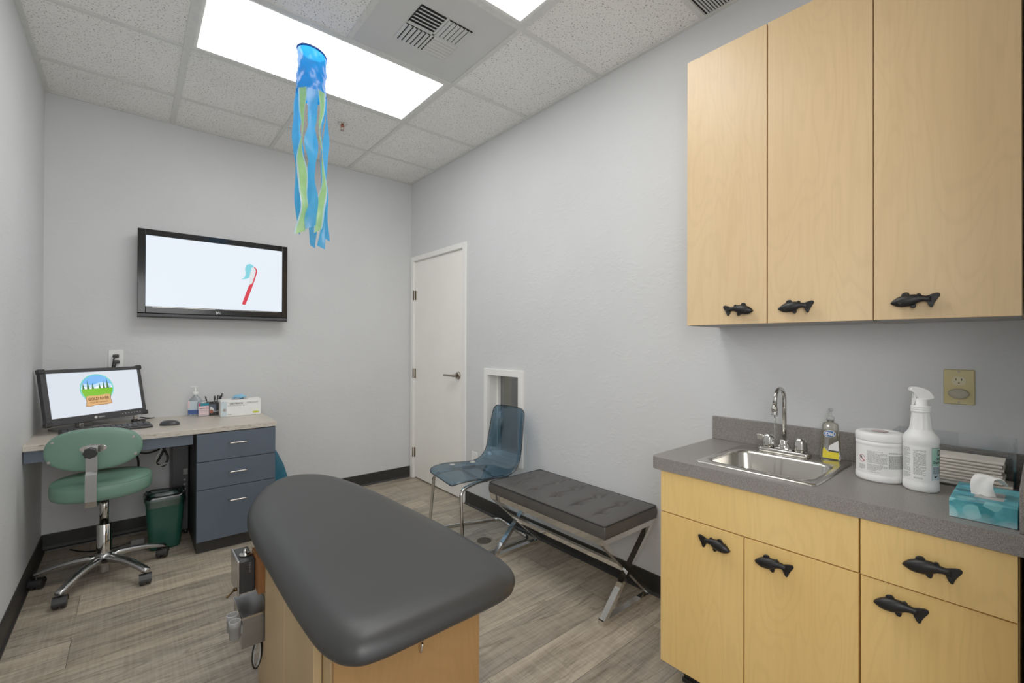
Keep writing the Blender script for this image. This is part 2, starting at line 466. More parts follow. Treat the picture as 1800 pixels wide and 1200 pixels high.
def text_mesh(txt, size, mat, name='lettering', parent=None, mtx=None, bold=0, bend=None, local=False, xscale=1, extrude=0, spacing=1.0):
    cu = bpy.data.curves.new('t', 'FONT'); cu.body = txt; cu.size = size; cu.align_x = 'CENTER'; cu.align_y = 'CENTER'
    cu.offset = bold; cu.extrude = extrude; cu.space_character = spacing
    to = bpy.data.objects.new('t', cu); C.objects.link(to)
    bpy.context.view_layer.update()
    dg = bpy.context.evaluated_depsgraph_get()
    me = bpy.data.meshes.new_from_object(to.evaluated_get(dg)); bpy.data.objects.remove(to)
    bm = MB(); bm.bm.from_mesh(me); bpy.data.meshes.remove(me)
    if bend:   # bend = (cx, cy, r, angle, z): wraps the text round a vertical cylinder, reading left to right from outside
        bmesh.ops.subdivide_edges(bm.bm, edges=[e for e in bm.bm.edges if e.calc_length() > size * .3], cuts=1)
        cx, cy, r, ang, z = bend
        for v in bm.bm.verts:
            a = ang + v.co.x * xscale / r
            v.co = Vector((cx + r * math.cos(a), cy + r * math.sin(a), z + v.co.y))
    else:
        if xscale != 1:
            for v in bm.bm.verts: v.co.x *= xscale
        bm.xform(mtx)
    return bm.build(name, mat, parent, local=local, normals=False)

def frame(o, ux, uy):
    # matrix whose x axis is ux, y axis uy, origin o
    ux, uy = Vector(ux).normalized(), Vector(uy).normalized(); uz = ux.cross(uy)
    m = Matrix.Identity(4)
    for i in range(3): m[i][0] = ux[i]; m[i][1] = uy[i]; m[i][2] = uz[i]; m[i][3] = o[i]
    return m

def wrap_patch(b, cx, cy, r, a0, a1, z0, z1, n=12):
    pr = None
    for i in range(n + 1):
        a = a0 + (a1 - a0) * i / n
        p = (b.bm.verts.new((cx + r * math.cos(a), cy + r * math.sin(a), z0)), b.bm.verts.new((cx + r * math.cos(a), cy + r * math.sin(a), z1)))
        if pr: b._mark([b.bm.faces.new((pr[0], p[0], p[1], pr[1]))], True)
        pr = p

def wrap_lines(b, cx, cy, r, a0, a1, z0, z1, lines, dens=.8, seed=0, h=.5):
    rnd = random.Random(seed); step = (z1 - z0) / lines
    for k in range(lines):
        z = z1 - (k + .5) * step
        if rnd.random() < .09: continue
        a = a0; end = a0 + (a1 - a0) * (1 if rnd.random() < .75 else rnd.uniform(.4, .9))
        while a < end:
            w = min(rnd.uniform(.002, .007) / r, end - a)
            wrap_patch(b, cx, cy, r, a, a + w, z - step * h / 2, z + step * h / 2, 1)
            a += w + .0011 / r

def flat_lines(b, o, ux, uy, w, h, lines, seed=0, th=.5):
    rnd = random.Random(seed); o, ux, uy = Vector(o), Vector(ux), Vector(uy); st = h / lines
    for k in range(lines):
        y = h - (k + .5) * st; x = 0; end = w * rnd.uniform(.55, 1)
        while x < end:
            q = min(rnd.uniform(.002, .007), end - x)
            b.poly([o + ux * x + uy * (y - st * th / 2), o + ux * (x + q) + uy * (y - st * th / 2), o + ux * (x + q) + uy * (y + st * th / 2), o + ux * x + uy * (y + st * th / 2)])
            x += q + .0012

# ------------------------------------------------------------------ ROOM SHELL
b = MB(); b.box(XL - .1, XR + .1, -.35, YB + .1, -.08, 0); struct(b.build('floor', 'floor'))
b = MB(); b.box(XL - .1, XR + .1, YF - .12, YB + .1, H, H + .06); struct(b.build('ceiling', 'tile'))
b = MB(); b.box(XL - .12, XR + .14, YB, YB + .12, 0, H); struct(b.build('wall_back', 'wall'))
b = MB(); b.box(XL - .12, XL, YF - .12, YB, 0, H); struct(b.build('wall_left', 'wall'))
DY0, DY1, DZ = 3.012, 3.852, 2.045          # door opening
WY0, WY1, WZ0, WZ1 = 2.322, 2.676, .46, 1.040  # window opening
b = MB(); X0, X1 = XR, XR + .14
b.box(X0, X1, YF - .12, WY0, 0, H); b.box(X0, X1, WY1, DY0, 0, H); b.box(X0, X1, DY1, YB, 0, H)
b.box(X0, X1, DY0, DY1, DZ, H); b.box(X0, X1, WY0, WY1, 0, WZ0); b.box(X0, X1, WY0, WY1, WZ1, H)
struct(b.build('wall_right', 'wall'))
b = MB(); b.box(XL, -.36, YF - .12, YF, 0, H); b.box(.95, XR, YF - .12, YF, 0, H); b.box(-.36, .95, YF - .12, YF, 2.12, H)
struct(b.build('wall_front', 'wall'))
# dim room behind the pass-through window
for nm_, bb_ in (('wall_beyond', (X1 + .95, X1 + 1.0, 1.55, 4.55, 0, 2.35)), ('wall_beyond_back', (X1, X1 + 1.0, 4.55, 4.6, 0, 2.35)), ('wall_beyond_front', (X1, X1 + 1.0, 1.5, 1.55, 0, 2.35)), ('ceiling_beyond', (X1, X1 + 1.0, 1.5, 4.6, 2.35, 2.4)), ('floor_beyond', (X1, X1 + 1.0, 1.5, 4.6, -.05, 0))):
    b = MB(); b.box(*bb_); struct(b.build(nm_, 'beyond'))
# baseboards
def baseboard(name, segs):
    b = MB()
    for (x0, y0, x1, y1, nx, ny) in segs:
        d = Vector((x1 - x0, y1 - y0, 0)); L = d.length; d.normalize()
        prof = [(0, 0), (.018, 0), (.016, .006), (.009, .014), (.007, .03), (.006, .098), (.004, .102), (0, .102)]
        rs = [[(x + nx * p, y + ny * p, z) for p, z in prof] for x, y in ((x0, y0), (x1, y1))]
        b.rings(rs, True, True, True, False)
    return struct(b.build(name, 'base_black'))
baseboard('baseboard_back', [(XL, YB, XR, YB, 0, -1)])
baseboard('baseboard_left', [(XL, YF, XL, YB - .018, 1, 0)])
baseboard('baseboard_right', [(XR, .94, XR, 2.968, -1, 0)])
# ceiling grid
def tee(name, x0, x1, y0, y1, z=.007):
    b = MB(); b.box(x0, x1, y0, y1, H - z, H - .0005); struct(b.build(name, 'grid'))
w = .012
xs = [GX - 2 * G, GX - G, GX]; ys = [GY - k * G for k in range(6)]
k = 1
for x in xs:
    segs = [(YF, YB)]
    if x == xs[1]: segs = [(ys[1], YB), (ys[3], ys[2])]
    for y0, y1 in segs:
        tee('trim_%d' % k, x - w * (1.25 if x == xs[0] else 1), x + w * (1.25 if x == xs[0] else 1), y0, y1, .0075); k += 1
for y in ys:
    tee('trim_%d' % k, XL + .02, XR - .02, y - w, y + w, .0065); k += 1
tee('trim_%d' % k, XL, XL + .022, YF, YB, .009); k += 1
tee('trim_%d' % k, XR - .02, XR, YF, YB, .009); k += 1
tee('trim_%d' % k, XL + .022, XR - .02, YB - .018, YB, .009); k += 1

# ------------------------------------------------------------------ ceiling fixtures
def troffer(x0, x1, y0, y1, label):
    cx, cy = (x0 + x1) / 2, (y0 + y1) / 2
    t = thing('ceiling_light', label, 'ceiling light', (cx, cy, H), 0, 'recessed ceiling light panels')
    b = MB(); f = .028; zt, zb = H - .0008, H - .006
    A = [(x0, y0), (x1, y0), (x1, y1), (x0, y1)]; I = [(x0 + f, y0 + f), (x1 - f, y0 + f), (x1 - f, y1 - f), (x0 + f, y1 - f)]
    b.rings([[(*p, zt) for p in A], [(*p, zb) for p in A], [(*p, zb) for p in [(x0 + .012, y0 + .012), (x1 - .012, y0 + .012), (x1 - .012, y1 - .012), (x0 + .012, y1 - .012)]], [(*p, H - .003) for p in I]], True, False, False, False)
    b.build('light_frame', 'grid', t)
    b = MB(); b.box(x0 + f, x1 - f, y0 + f, y1 - f, H - .0045, H - .001); b.build('lens_panel', 'lamp', t)
    return t
troffer(xs[0] + w, GX - w, ys[2] + w, ys[1] - w, 'bright rectangular ceiling light panel directly behind the hanging windsock')
troffer(xs[0] + w, GX - w, ys[4] + w, ys[3] - w, 'ceiling light panel cut off by the top of the photo beyond the air vent')
# air vent panel, four louvred quarters
vt = thing('ceiling_vent', 'grey ceiling air vent panel with four louvred quarters', 'vent', (1.12, 1.935, H))
b = MB(); b.box(xs[1] + w, GX - w, ys[3] + w, ys[2] - w, H - .004, H - .0008); b.build('vent_panel', 'vent_metal', vt)
vx, vy, q = 1.122, 1.936, .142
b = MB(); b.box(vx - q + .002, vx + q - .002, vy - q + .002, vy + q - .002, H - .0052, H - .0042); b.build('vent_opening', 'dark_gap', vt)
b = MB()
for (a0, a1, c0, c1) in ((vx - .006, vx + .006, vy - q, vy + q), (vx - q, vx + q, vy - .006, vy + .006)): b.box(a0, a1, c0, c1, H - .0075, H - .0053)
b.build('vent_divider', 'vent_metal', vt)
def louvre(x0, x1, y0, y1, along, tilt):
    b = MB(); n = 6; 
    for i in range(n):
        L = ((y1 - y0) if along == 'x' else (x1 - x0)) / n
        prof = [(-L * .50, -.0055), (-L * .30, -.0105), (0, -.0125), (L * .22, -.0115), (L * (.22 if tilt == 0 else .40), -.0070 if tilt else -.010)]
        if abs(tilt) == 2: prof = [(-L * .48, -.0055), (-L * .30, -.0100), (-L * .08, -.0115), (L * .10, -.0108)]
        if tilt < 0: prof = [(-p, z) for p, z in prof][::-1]
        c = (i + .5) * L
        if along == 'x': rs = [[(x, y0 + c + p, H + z) for p, z in prof] for x in (x0 + .004, x1 - .004)]
        else: rs = [[(x0 + c + p, y, H + z) for p, z in prof] for y in (y0 + .004, y1 - .004)]
        b.rings(rs, False, False, False, True)
    b.build('louvre', 'vent_metal', vt)
louvre(vx - q, vx - .006, vy - q, vy - .006, 'x', -2)
louvre(vx - q, vx - .006, vy + .006, vy + q, 'y', 2)
louvre(vx + .006, vx + q, vy - q, vy - .006, 'y', -1)
louvre(vx + .006, vx + q, vy + .006, vy + q, 'x', 1)
# return grille
gt = thing('return_grille', 'slotted return air grille in the ceiling corner above the wall cabinets', 'vent', (1.73, .72, H))
gx0, gx1, gy0, gy1 = GX + w + .035, XR - .022, .45, ys[4] - w - .004
b = MB(); b.box(gx0, gx1, gy0, gy1, H - .0022, H - .0008); b.build('grille_opening', 'dark_gap', gt)
b = MB(); y = gy0
while y < gy1 - .006:
    b.box(gx0 + .002, gx1 - .002, y, y + .0062, H - .0055, H - .0024); y += .0125
b.build('grille_slats', 'vent_metal', gt)
b = MB(); b.box(gx0 - .034, gx0 - .001, gy0, gy1, H - .006, H - .001); b.build('grille_frame', 'vent_metal', gt)
# sprinkler
sp = thing('fire_sprinkler', 'small chrome fire sprinkler head in the ceiling tile', 'sprinkler', (1.107, 3.141, H))
b = MB(); b.lathe((1.107, 3.141, H), [(.034, -.001), (.034, -.004), (.027, -.010), (.012, -.011)], 28); b.build('escutcheon', 'chrome', sp)
b = MB(); b.lathe((1.107, 3.141, H), [(.011, -.0105), (.011, -.022), (.006, -.026)], 16)
for s_ in (-1, 1): b.tube([(1.107 + s_ * .009, 3.141, H - .020), (1.107 + s_ * .011, 3.141, H - .032), (1.107 + s_ * .002, 3.141, H - .047)], .0022, 8)
b.build('sprinkler_head', 'rust', sp)
b = MB(); b.lathe((1.107, 3.141, H), [(.003, -.044), (.003, -.048), (.014, -.0485), (.014, -.050), (.003, -.0505)], 20); b.build('deflector', 'nickel', sp)

# ------------------------------------------------------------------ windsock
wx, wy = .645, 2.245
ws = thing('hanging_windsock', 'blue plastic windsock with blue and pale green streamers hanging from the ceiling', 'windsock', (wx, wy, 2.60))
ztop, zbot, rr = 2.640, 2.432, .062
def wrinkle(a, z): return 1 + .045 * math.sin(3 * a + 30 * z) + .04 * math.sin(5 * a - 75 * z) + .03 * math.sin(11 * a + 110 * z)
tiltz = lambda a: .012 * math.cos(a - PI * .9)
b = MB(); rs = []
for i in range(15):
    t_ = i / 14; z = ztop + (zbot - ztop) * t_
    rs.append([(wx + rr * (1 + .02 * t_) * (wrinkle(a, z) if t_ > .02 else 1) * math.cos(a), wy + rr * (1 + .02 * t_) * (wrinkle(a, z) if t_ > .02 else 1) * math.sin(a), z + tiltz(a) * (1 - t_)) for a in [2 * PI * k / 48 for k in range(48)]])
b.rings(rs, True, False, False); b.build('sock_body', 'blue_film', ws)
b = MB(); b.tube([(wx + rr * math.cos(a), wy + rr * math.sin(a), ztop + tiltz(a) + .002) for a in [2 * PI * k / 40 for k in range(40)]], .0052, 8, True); part(b.build('hoop', 'blue_film_dark', ws), 'dark blue rim hoop')
b = MB()
for a in (.4, 2.5, 4.6): b.tube([(wx + rr * math.cos(a), wy + rr * math.sin(a), ztop + tiltz(a)), (wx, wy, H - .009)], .0009, 5)
b.build('hanging_string', 'string', ws)
def streamer(a, zb, wdt, mat, ph, amp=.010, rad=.064, edge=None, z0=zbot + .012):
    b = MB(); n = 34; pr = None; ex, ey = -math.sin(a), math.cos(a); ox, oy = math.cos(a), math.sin(a)
    for i in range(n + 1):
        t_ = i / n; z = z0 + (zb - z0) * t_
        sw = amp * math.sin(ph + 9 * t_) * min(1, t_ * 4) + .4 * amp * math.sin(ph * 2 + 23 * t_)
        ro = rad * (1 - .12 * t_) + .012 * math.sin(ph * 1.7 + 6.5 * t_) * t_
        hw = wdt / 2 * (1 + .22 * math.sin(ph + 14 * t_)); tw = .9 * math.sin(ph * 1.3 + 5 * t_) * min(1, t_ * 3)
        cx, cy = wx + ox * ro + ex * sw, wy + oy * ro + ey * sw
        dx, dy = ex * math.cos(tw) + ox * math.sin(tw), ey * math.cos(tw) + oy * math.sin(tw)
        cols = [-1, -.74, .74, 1] if edge else [-1, 0, 1]
        p = [b.bm.verts.new((cx + dx * hw * c + ox * .004 * (c * c), cy + dy * hw * c + oy * .004 * (c * c), z + (.01 * c if i == n else 0))) for c in cols]
        if pr:
            for j in range(len(cols) - 1):
                f = b.bm.faces.new((pr[j], p[j], p[j + 1], pr[j + 1])); f.smooth = True
                f.material_index = 1 if (edge and j != 1) else 0
        pr = p
    return b.build('streamer', [mat, edge] if edge else mat, ws)
cam_a = math.atan2(-wy, -wx)
part(streamer(cam_a - .62, 1.775, .040, 'green_film', .4, edge='irid_film', rad=.067), 'left pale green streamer with pearly edges')
part(streamer(cam_a + .72, 1.790, .038, 'green_film', 2.3, edge='irid_film', rad=.067), 'right pale green streamer with pearly edges')
for a, zb, wd, ph in ((cam_a + .06, 1.80, .040, 1.2), (cam_a - 1.35, 1.775, .036, 3.0), (cam_a + 1.45, 1.765, .036, 4.4), (cam_a - 2.1, 1.90, .036, .2), (cam_a + 2.2, 1.735, .036, 5.1), (cam_a + 3.1, 1.735, .038, 2.0)):
    streamer(a, zb, wd, 'blue_film_light', ph)

# ------------------------------------------------------------------ door, window, wall plates
dr = thing('door_1', 'x', 'door', (XR, 3.43, 0)); del dr['label']; del dr['category']; dr['kind'] = 'structure'
b = MB(); b.box(XR + .012, XR + .052, DY0 + .012, DY1 - .012, .012, DZ - .010, .002); b.build('door_panel', 'door_white', dr)
b = MB()
for (y0, y1, z0, z1) in ((2.970, DY0 + .008, 0, 2.082), (DY1 - .006, 3.892, 0, 2.082), (DY0 + .0081, DY1 - .0061, DZ - .006, 2.082)):
    b.box(XR - .010, XR + .006, y0, y1, z0, z1, .003)
for (y0, y1, z0, z1) in ((DY0, DY0 + .010, 0, DZ), (DY1 - .010, DY1, 0, DZ), (DY0, DY1, DZ - .008, DZ)):
    b.box(XR + .004, XR + .13, y0, y1, z0, z1)
b.build('door_frame', 'white_trim', dr)
for zc in (1.72, .985, .243):
    b = MB(); b.cyl((XR - .004, 3.849, zc - .045), (XR - .004, 3.849, zc + .045), .006, 12)
    b.box(XR - .0015, XR + .002, 3.846, 3.866, zc - .044, zc + .044); b.box(XR + .006, XR + .0125, 3.825, 3.848, zc - .044, zc + .044)
    b.build('hinge', 'bronze', dr)
yl, zl = 3.10, 1.005
b = MB(); b.cyl((XR + .012, yl, zl), (XR - .002, yl, zl), .032, 28, .028); b.cyl((XR - .002, yl, zl), (XR - .045, yl, zl), .012, 16)
b.tube(fillet([(XR - .045, yl - .012, zl), (XR - .045, yl + .03, zl), (XR - .05, yl + .125, zl)], .02), .009, 12, rads=None)
b.build('lever_handle', 'nickel', dr)
b = MB(); b.box(XR + .0105, XR + .0122, 3.032, 3.037, .97, 1.03); b.build('latch_plate', 'nickel', dr)
# window
wn = thing('window_1', 'x', 'window', (XR, 2.5, 0)); del wn['label']; del wn['category']; wn['kind'] = 'structure'
b = MB(); o, i_ = (2.280, 2.716, .42, 1.082), (WY0, WY1, WZ0, WZ1)
for (y0, y1, z0, z1) in ((o[0], i_[0] + .004, o[2], o[3]), (i_[1] - .004, o[1], o[2], o[3]), (i_[0], i_[1], i_[3] - .004, o[3]), (i_[0], i_[1], o[2], i_[2] + .004)):
    b.box(XR - .016, XR + .002, y0, y1, z0, z1, .002)
b.build('window_frame', 'white_trim', wn)
b = MB()
for (y0, y1, z0, z1) in ((WY0, WY0 + .006, WZ0, WZ1), (WY1 - .006, WY1, WZ0, WZ1), (WY0, WY1, WZ1 - .006, WZ1), (WY0, WY1, WZ0, WZ0 + .006)):
    b.box(XR + .002, XR + .14, y0, y1, z0, z1)
for (y0, y1, z0, z1) in ((WY0 + .006, WY0 + .02, WZ0, WZ1), (WY1 - .02, WY1 - .006, WZ0, WZ1)): b.box(XR + .075, XR + .1, y0, y1, z0 + .006, z1 - .006)
b.build('window_reveal', 'white_trim', wn)
b = MB(); b.box(XR + .100, XR + .104, WY0 + .006, WY1 - .006, WZ0 + .006, WZ1 - .006); b.build('window_pane', 'pane', wn)
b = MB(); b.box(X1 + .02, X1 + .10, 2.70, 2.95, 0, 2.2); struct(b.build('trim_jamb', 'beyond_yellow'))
cb = thing('storage_box', 'dark box standing in the dim room behind the window glass', 'box', (X1 + .60, 2.80, 0))
b = MB(); b.box(X1 + .45, X1 + .75, 2.62, 2.98, 0, .90, .01); b.build('box_body', 'grey_plastic', cb)
b = MB(); b.box(X1 + .44, X1 + .76, 2.61, 2.99, .90, .93, .006); b.build('box_lid', 'black_plastic', cb)

def outlet(name, label, o, ux, mats, w=.074, h=.114, cover=True):
    # o = plate centre on the wall, ux = image-right direction along the wall, outward = ux x z
    ux = Vector(ux); n = ux.cross(Vector((0, 0, 1))); o = Vector(o)
    t = thing(name, label, 'outlet', tuple(o))
    def slab(b, x0, x1, z0, z1, d0, d1, bev=0):
        P = [(x0, z0), (x1, z0), (x1, z1), (x0, z1)]
        b.prism([(p[0], p[1]) for p in P], o + n * d0, ux, (0, 0, 1), d1 - d0, bev)
    b = MB(); slab(b, -w / 2, w / 2, -h / 2, h / 2, 0, .006, .002); b.build('wall_plate', mats[0], t)
    for zc in (-.0195, .0195):
        b = MB(); pts = [(.0165 * math.cos(a), zc + max(-.0135, min(.0135, .0175 * math.sin(a)))) for a in [2 * PI * k / 24 for k in range(24)]]
        b.prism(pts, o + n * .006, ux, (0, 0, 1), .0015)
        sf = b.build('socket_face', mats[1], t)
        b = MB()
        for x in (-.0065, .0065): slab(b, x - .0011, x + .0011, zc + .001, zc + .008, .0076, .0079)
        b.prism([(.002 * math.cos(a), zc - .007 + .002 * math.sin(a)) for a in [2 * PI * k / 10 for k in range(10)]], o + n * .0076, ux, (0, 0, 1), .0003)
        b.build('slots', 'slot', sf)
    for zc in ((-.049, .049) if mats[0] == 'ivory' else (0,)):
        b = MB(); b.prism([(.003 * math.cos(a), zc + .003 * math.sin(a)) for a in [2 * PI * k / 12 for k in range(12)]], o + n * .006, ux, (0, 0, 1), .0012)
        b.build('screw', 'nickel', t)
    return t, n
t, n = outlet('wall_outlet', 'white wall outlet with two black plugs behind the computer monitor', (-.079, YB, 1.160), (1, 0, 0), ('white_plastic', 'white_plastic'), .076, .116)
pc = thing('power_plug', 'upper black plug in the white outlet above the monitor', 'plug', (-.079, YB - .008, 1.179), 0)
b = MB(); b.box(-.095, -.063, YB - .032, YB - .0085, 1.168, 1.190, .005); b.build('plug_body', 'black_plastic', pc)
b = MB(); b.tube(smooth_path([(-.079, YB - .033, 1.177), (-.088, YB - .042, 1.160), (-.093, YB - .040, 1.12), (-.10, YB - .025, 1.06), (-.10, YB - .02, .98)]), .0042, 8); b.build('plug_cord', 'cable_black', pc)
pc = thing('power_plug', 'lower black plug in the white outlet above the monitor', 'plug', (-.079, YB - .008, 1.14), 0)
b = MB(); b.box(-.092, -.060, YB - .032, YB - .0085, 1.129, 1.151, .005); b.build('plug_body', 'black_plastic', pc)
b = MB(); b.tube(smooth_path([(-.076, YB - .033, 1.138), (-.082, YB - .043, 1.12), (-.087, YB - .036, 1.09), (-.09, YB - .02, 1.02), (-.09, YB - .015, .98)]), .0042, 8); b.build('plug_cord', 'cable_black', pc)
outlet('wall_outlet', 'low white wall outlet beside the door, mostly hidden by the clear blue chair', (XR, 2.846, .372), (0, -1, 0), ('white_plastic', 'white_plastic'))
t, n = outlet('wall_outlet', 'ivory wall outlet above the counter to the right of the spray bottle', (XR, .176, 1.134), (0, -1, 0), ('ivory', 'ivory2'), .072, .112)
ol = Vector((XR, .176, 1.134 - .0215))
b = MB(); b.rings([[(XR - .0078 - d_, .176 + .0245 * k_ * math.cos(a), 1.1125 + .0165 * k_ * math.sin(a)) for a in [2 * PI * i / 36 for i in range(36)]] for d_, k_ in ((0, .98), (.006, 1), (.010, .94), (.012, .80), (.0125, .4))])
tag(b.build('socket_cover', 'cover_grey', origin=(XR - .012, .176, 1.1125)), 'grey oval plug cover on the lower half of the ivory outlet', 'outlet cover')

# ------------------------------------------------------------------ television on the back wall
tv = thing('television', 'black wall-mounted flat television showing a pale blue picture', 'television', (.472, 3.83, 1.72))
tx0, tx1, tz0, tz1, ty = .024, .920, 1.432, 2.012, 3.800
b = MB(); b.box(tx0, tx1, ty + .004, ty + .05, tz0 + .03, tz1, .006); b.box(tx0 + .12, tx1 - .12, ty + .05, ty + .075, tz0 + .1, tz1 - .1, .01); b.build('television_case', 'black_plastic', tv)
b = MB(); b.box(.34, .60, ty + .072, YB, 1.58, 1.86); b.build('wall_bracket', 'black_plastic', tv)
sx0, sx1, sz0, sz1 = .066, .882, 1.506, 1.972
b = MB()
for (x0, x1, z0, z1) in ((tx0, sx0, 1.462, tz1), (sx1, tx1, 1.462, tz1), (sx0, sx1, sz1, tz1), (sx0, sx1, 1.462, sz0)): b.box(x0, x1, ty - .006, ty + .006, z0, z1, .002)
part(b.build('bezel', 'black_gloss', tv), 'glossy black bezel')
b = MB(); b.prism([(0, 0), (.026, 0), (.031, .010), (.030, .024), (.018, .031), (0, .031)], (tx1, ty + .022, tz0), (0, -1, 0), (0, 0, 1), .896); b.build('speaker_bar', 'grey_plastic', tv)
for xa, xb in ((.10, .45), (.50, .86)):
    b = MB(); b.box(xa, xb, ty - .0075, ty - .006, 1.4995, 1.5025); b.build('chrome_strip', 'steel', tv)
scp = MB(); scp.box(sx0, sx1, ty - .001, ty + .004, sz0, sz1); scr = scp.build('screen', 'screen_tv', tv)
yy = ty - .0016
b = MB(); P = lambda x, z, k=0: (x, yy - k * .0003, z)
def soft(pts, k=0): b.poly([P(x, z, k) for x, z, _ in smooth_path([(x, z, 0) for x, z in pts], 5, True)])
b.mi = 0
soft([(.617, 1.556), (.628, 1.548), (.640, 1.556), (.668, 1.640), (.700, 1.745), (.711, 1.795), (.708, 1.818), (.694, 1.832), (.690, 1.826), (.699, 1.800), (.690, 1.760), (.668, 1.705), (.655, 1.680), (.636, 1.620)])
b.mi = 1
soft([(.660, 1.712), (.676, 1.704), (.690, 1.745), (.702, 1.792), (.700, 1.814), (.688, 1.826), (.672, 1.815), (.664, 1.78)], 1)
b.mi = 2
soft([(.612, 1.735), (.640, 1.738), (.660, 1.752), (.668, 1.79), (.676, 1.822), (.690, 1.835), (.668, 1.850), (.645, 1.842), (.634, 1.815), (.637, 1.775), (.630, 1.750)], 2)
part(b.build('toothbrush_picture', ['e_red', 'e_brush', 'e_paste'], scr), 'picture of a red toothbrush with blue paste')
text_mesh('JVC', .020, 'logo_white', 'lettering', tv, frame((.470, ty - .0064, 1.478), (1, 0, 0), (0, 0, 1)), bold=.0006)

# ------------------------------------------------------------------ desk and what is on it
ZD, DF = .755, 3.245
dk = thing('desk', 'built-in desk with worn beige top and slate blue drawers along the back wall', 'desk', (.157, 3.57, 0))
b = MB(); b.box(XL + .001, .728, DF + .004, YB - .001, ZD - .030, ZD); b.build('desk_top', 'desk_top', dk)
b = MB(); b.box(XL + .001, .728, DF, DF + .006, ZD - .031, ZD - .001, .002); part(b.build('front_edge', 'worn', dk), 'chipped and worn laminate front edge')
b = MB(); b.box(XL + .004, .280, DF + .012, DF + .032, .664, .7245); b.build('apron', 'slate', dk)
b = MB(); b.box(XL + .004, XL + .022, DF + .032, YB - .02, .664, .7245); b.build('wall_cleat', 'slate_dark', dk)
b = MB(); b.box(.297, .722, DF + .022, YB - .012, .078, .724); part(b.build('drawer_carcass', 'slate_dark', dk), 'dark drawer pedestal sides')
b = MB(); b.box(.300, .718, DF + .035, YB - .03, 0, .078); b.build('plinth', 'base_black', dk)
for z0, z1, zh in ((.553, .718, .652), (.386, .549, .474), (.075, .382, .300)):
    b = MB(); b.box(.298, .721, DF + .003, DF + .021, z0, z1, .0015); d_ = b.build('drawer', 'slate', dk)
    b = MB(); b.tube(fillet([(.462, DF + .004, zh), (.462, DF - .026, zh), (.556, DF - .026, zh), (.556, DF + .004, zh)], .012), .0048, 10); part(b.build('drawer_pull', 'steel', d_), 'brushed steel bar pull')
# monitor
BL, BR = Vector((-.352, 3.50, .803)), Vector((.0745, 3.796, .803))
d = (BR - BL).normalized(); nn = Vector((d.y, -d.x, 0)); tl = math.radians(12); mw = (BR - BL).length; mh = .315
up = -nn * math.sin(tl) + Vector((0, 0, 1)) * math.cos(tl); fw = d.cross(up)
# fw points toward the room
mo = thing('computer_monitor', 'dark grey metal-framed computer monitor tilted back in the desk corner', 'monitor', tuple((BL + BR) / 2 - nn * .06 - Vector((0, 0, .803 - ZD))))
MM = frame(BL, d, up)   # local x along the width, y up the screen, z toward the viewer
def mbox(x0, x1, y0, y1, z0, z1, bev=0):
    b = MB(); b.box(x0, x1, y0, y1, z0, z1, bev); b.xform(MM); return b
b = mbox(.006, mw - .006, .006, mh - .006, -.038, -.004, .004); b.build('monitor_case', 'grey_plastic', mo)
b = MB()
for a in ((0, .026, .0, mh), (mw - .020, mw, 0, mh), (.02, mw - .02, mh - .022, mh), (.02, mw - .02, 0, .040)): b.box(*a, -.012, .006, .002)
b.xform(MM); b.build('monitor_frame', 'grey_plastic', mo)
for cx_, cy_ in ((.008, .010), (mw - .008, .010), (.008, mh - .008), (mw - .008, mh - .008)):
    b = MB(); b.box(cx_ - .016, cx_ + .016, cy_ - .014, cy_ + .014, -.020, .011, .006)
    b.xform(MM); b.build('corner_guard', 'black_plastic', mo)
b = mbox(.026, mw - .020, .040, mh - .022, -.004, .0015); ms = b.build('screen', 'screen_pc', mo)
# stand
cst = BL.lerp(BR, .42) - nn * .085
b = MB(); b.box(-.12, .12, -.055, .085, 0, .014, .004); b.box(-.04, .04, -.02, .0, .014, .16, .004); b.xform(Matrix.Translation((cst.x, cst.y, ZD)) @ frame((0, 0, 0), d, -nn)); b.build('stand', 'mid_grey', mo)
text_mesh('neovo', .013, 'logo_white', 'lettering', mo, MM @ Matrix.Translation((.262, .019, .0066)), bold=.0002)
b = MB(); b.xform(Matrix.Identity(4)); b.lathe((.232, .019, .0066), [(.0075, 0), (.0075, .0003)], 24); b.xform(MM); b.build('logo_disc', 'logo_white', mo)
b = MB()
for k in range(7): b.box(.375 + .017 * k, .380 + .017 * k, .0175, .0205, .006, .0066)
b.xform(MM); b.build('button_mark', 'logo_white', mo)
# round badge on the monitor picture: ring, sky, clouds, hills, trees, wooden sign
ecx, ecy, er = .262, .190, .088
b = MB(); E0 = .0018
def disc(cx_, cy_, r, z, mi, clip=None, n=64):
    b.mi = mi; pts = []
    for k in range(n):
        a = 2 * PI * k / n; x, y = cx_ + r * math.cos(a), cy_ + r * math.sin(a)
        if clip: x, y = clip(x, y)
        pts.append((x, y, z))
    b.poly(pts)
disc(ecx, ecy, er, E0, 0); ri = er * .925
disc(ecx, ecy, ri, E0 + .0002, 1)
def chord(ytop, z, mi, wob=0, tiltv=0):
    b.mi = mi; pts = []
    n = 40
    def yt(x): return ytop + tiltv * (x - ecx) + wob * math.sin((x - ecx) * 60)
    # arc below the curve
    aL = []; 
    for k in range(n + 1):
        a = PI + PI * k / n; x, y = ecx + ri * math.cos(a), ecy + ri * math.sin(a)
        aL.append((x, y))
    xsR = [ecx + ri * .999 * (1 - 2 * k / n) for k in range(n + 1)]
    top = []
    for x in xsR:
        lim = math.sqrt(max(0, ri * ri - (x - ecx) ** 2)); top.append((x, max(ecy - lim, min(ecy + lim, yt(x)))))
    b.poly([(x, y, z) for x, y in aL + top])
chord(ecy + .030, E0 + .0004, 6, .006)
chord(ecy + .012, E0 + .0006, 2, .004)
b.mi = 7
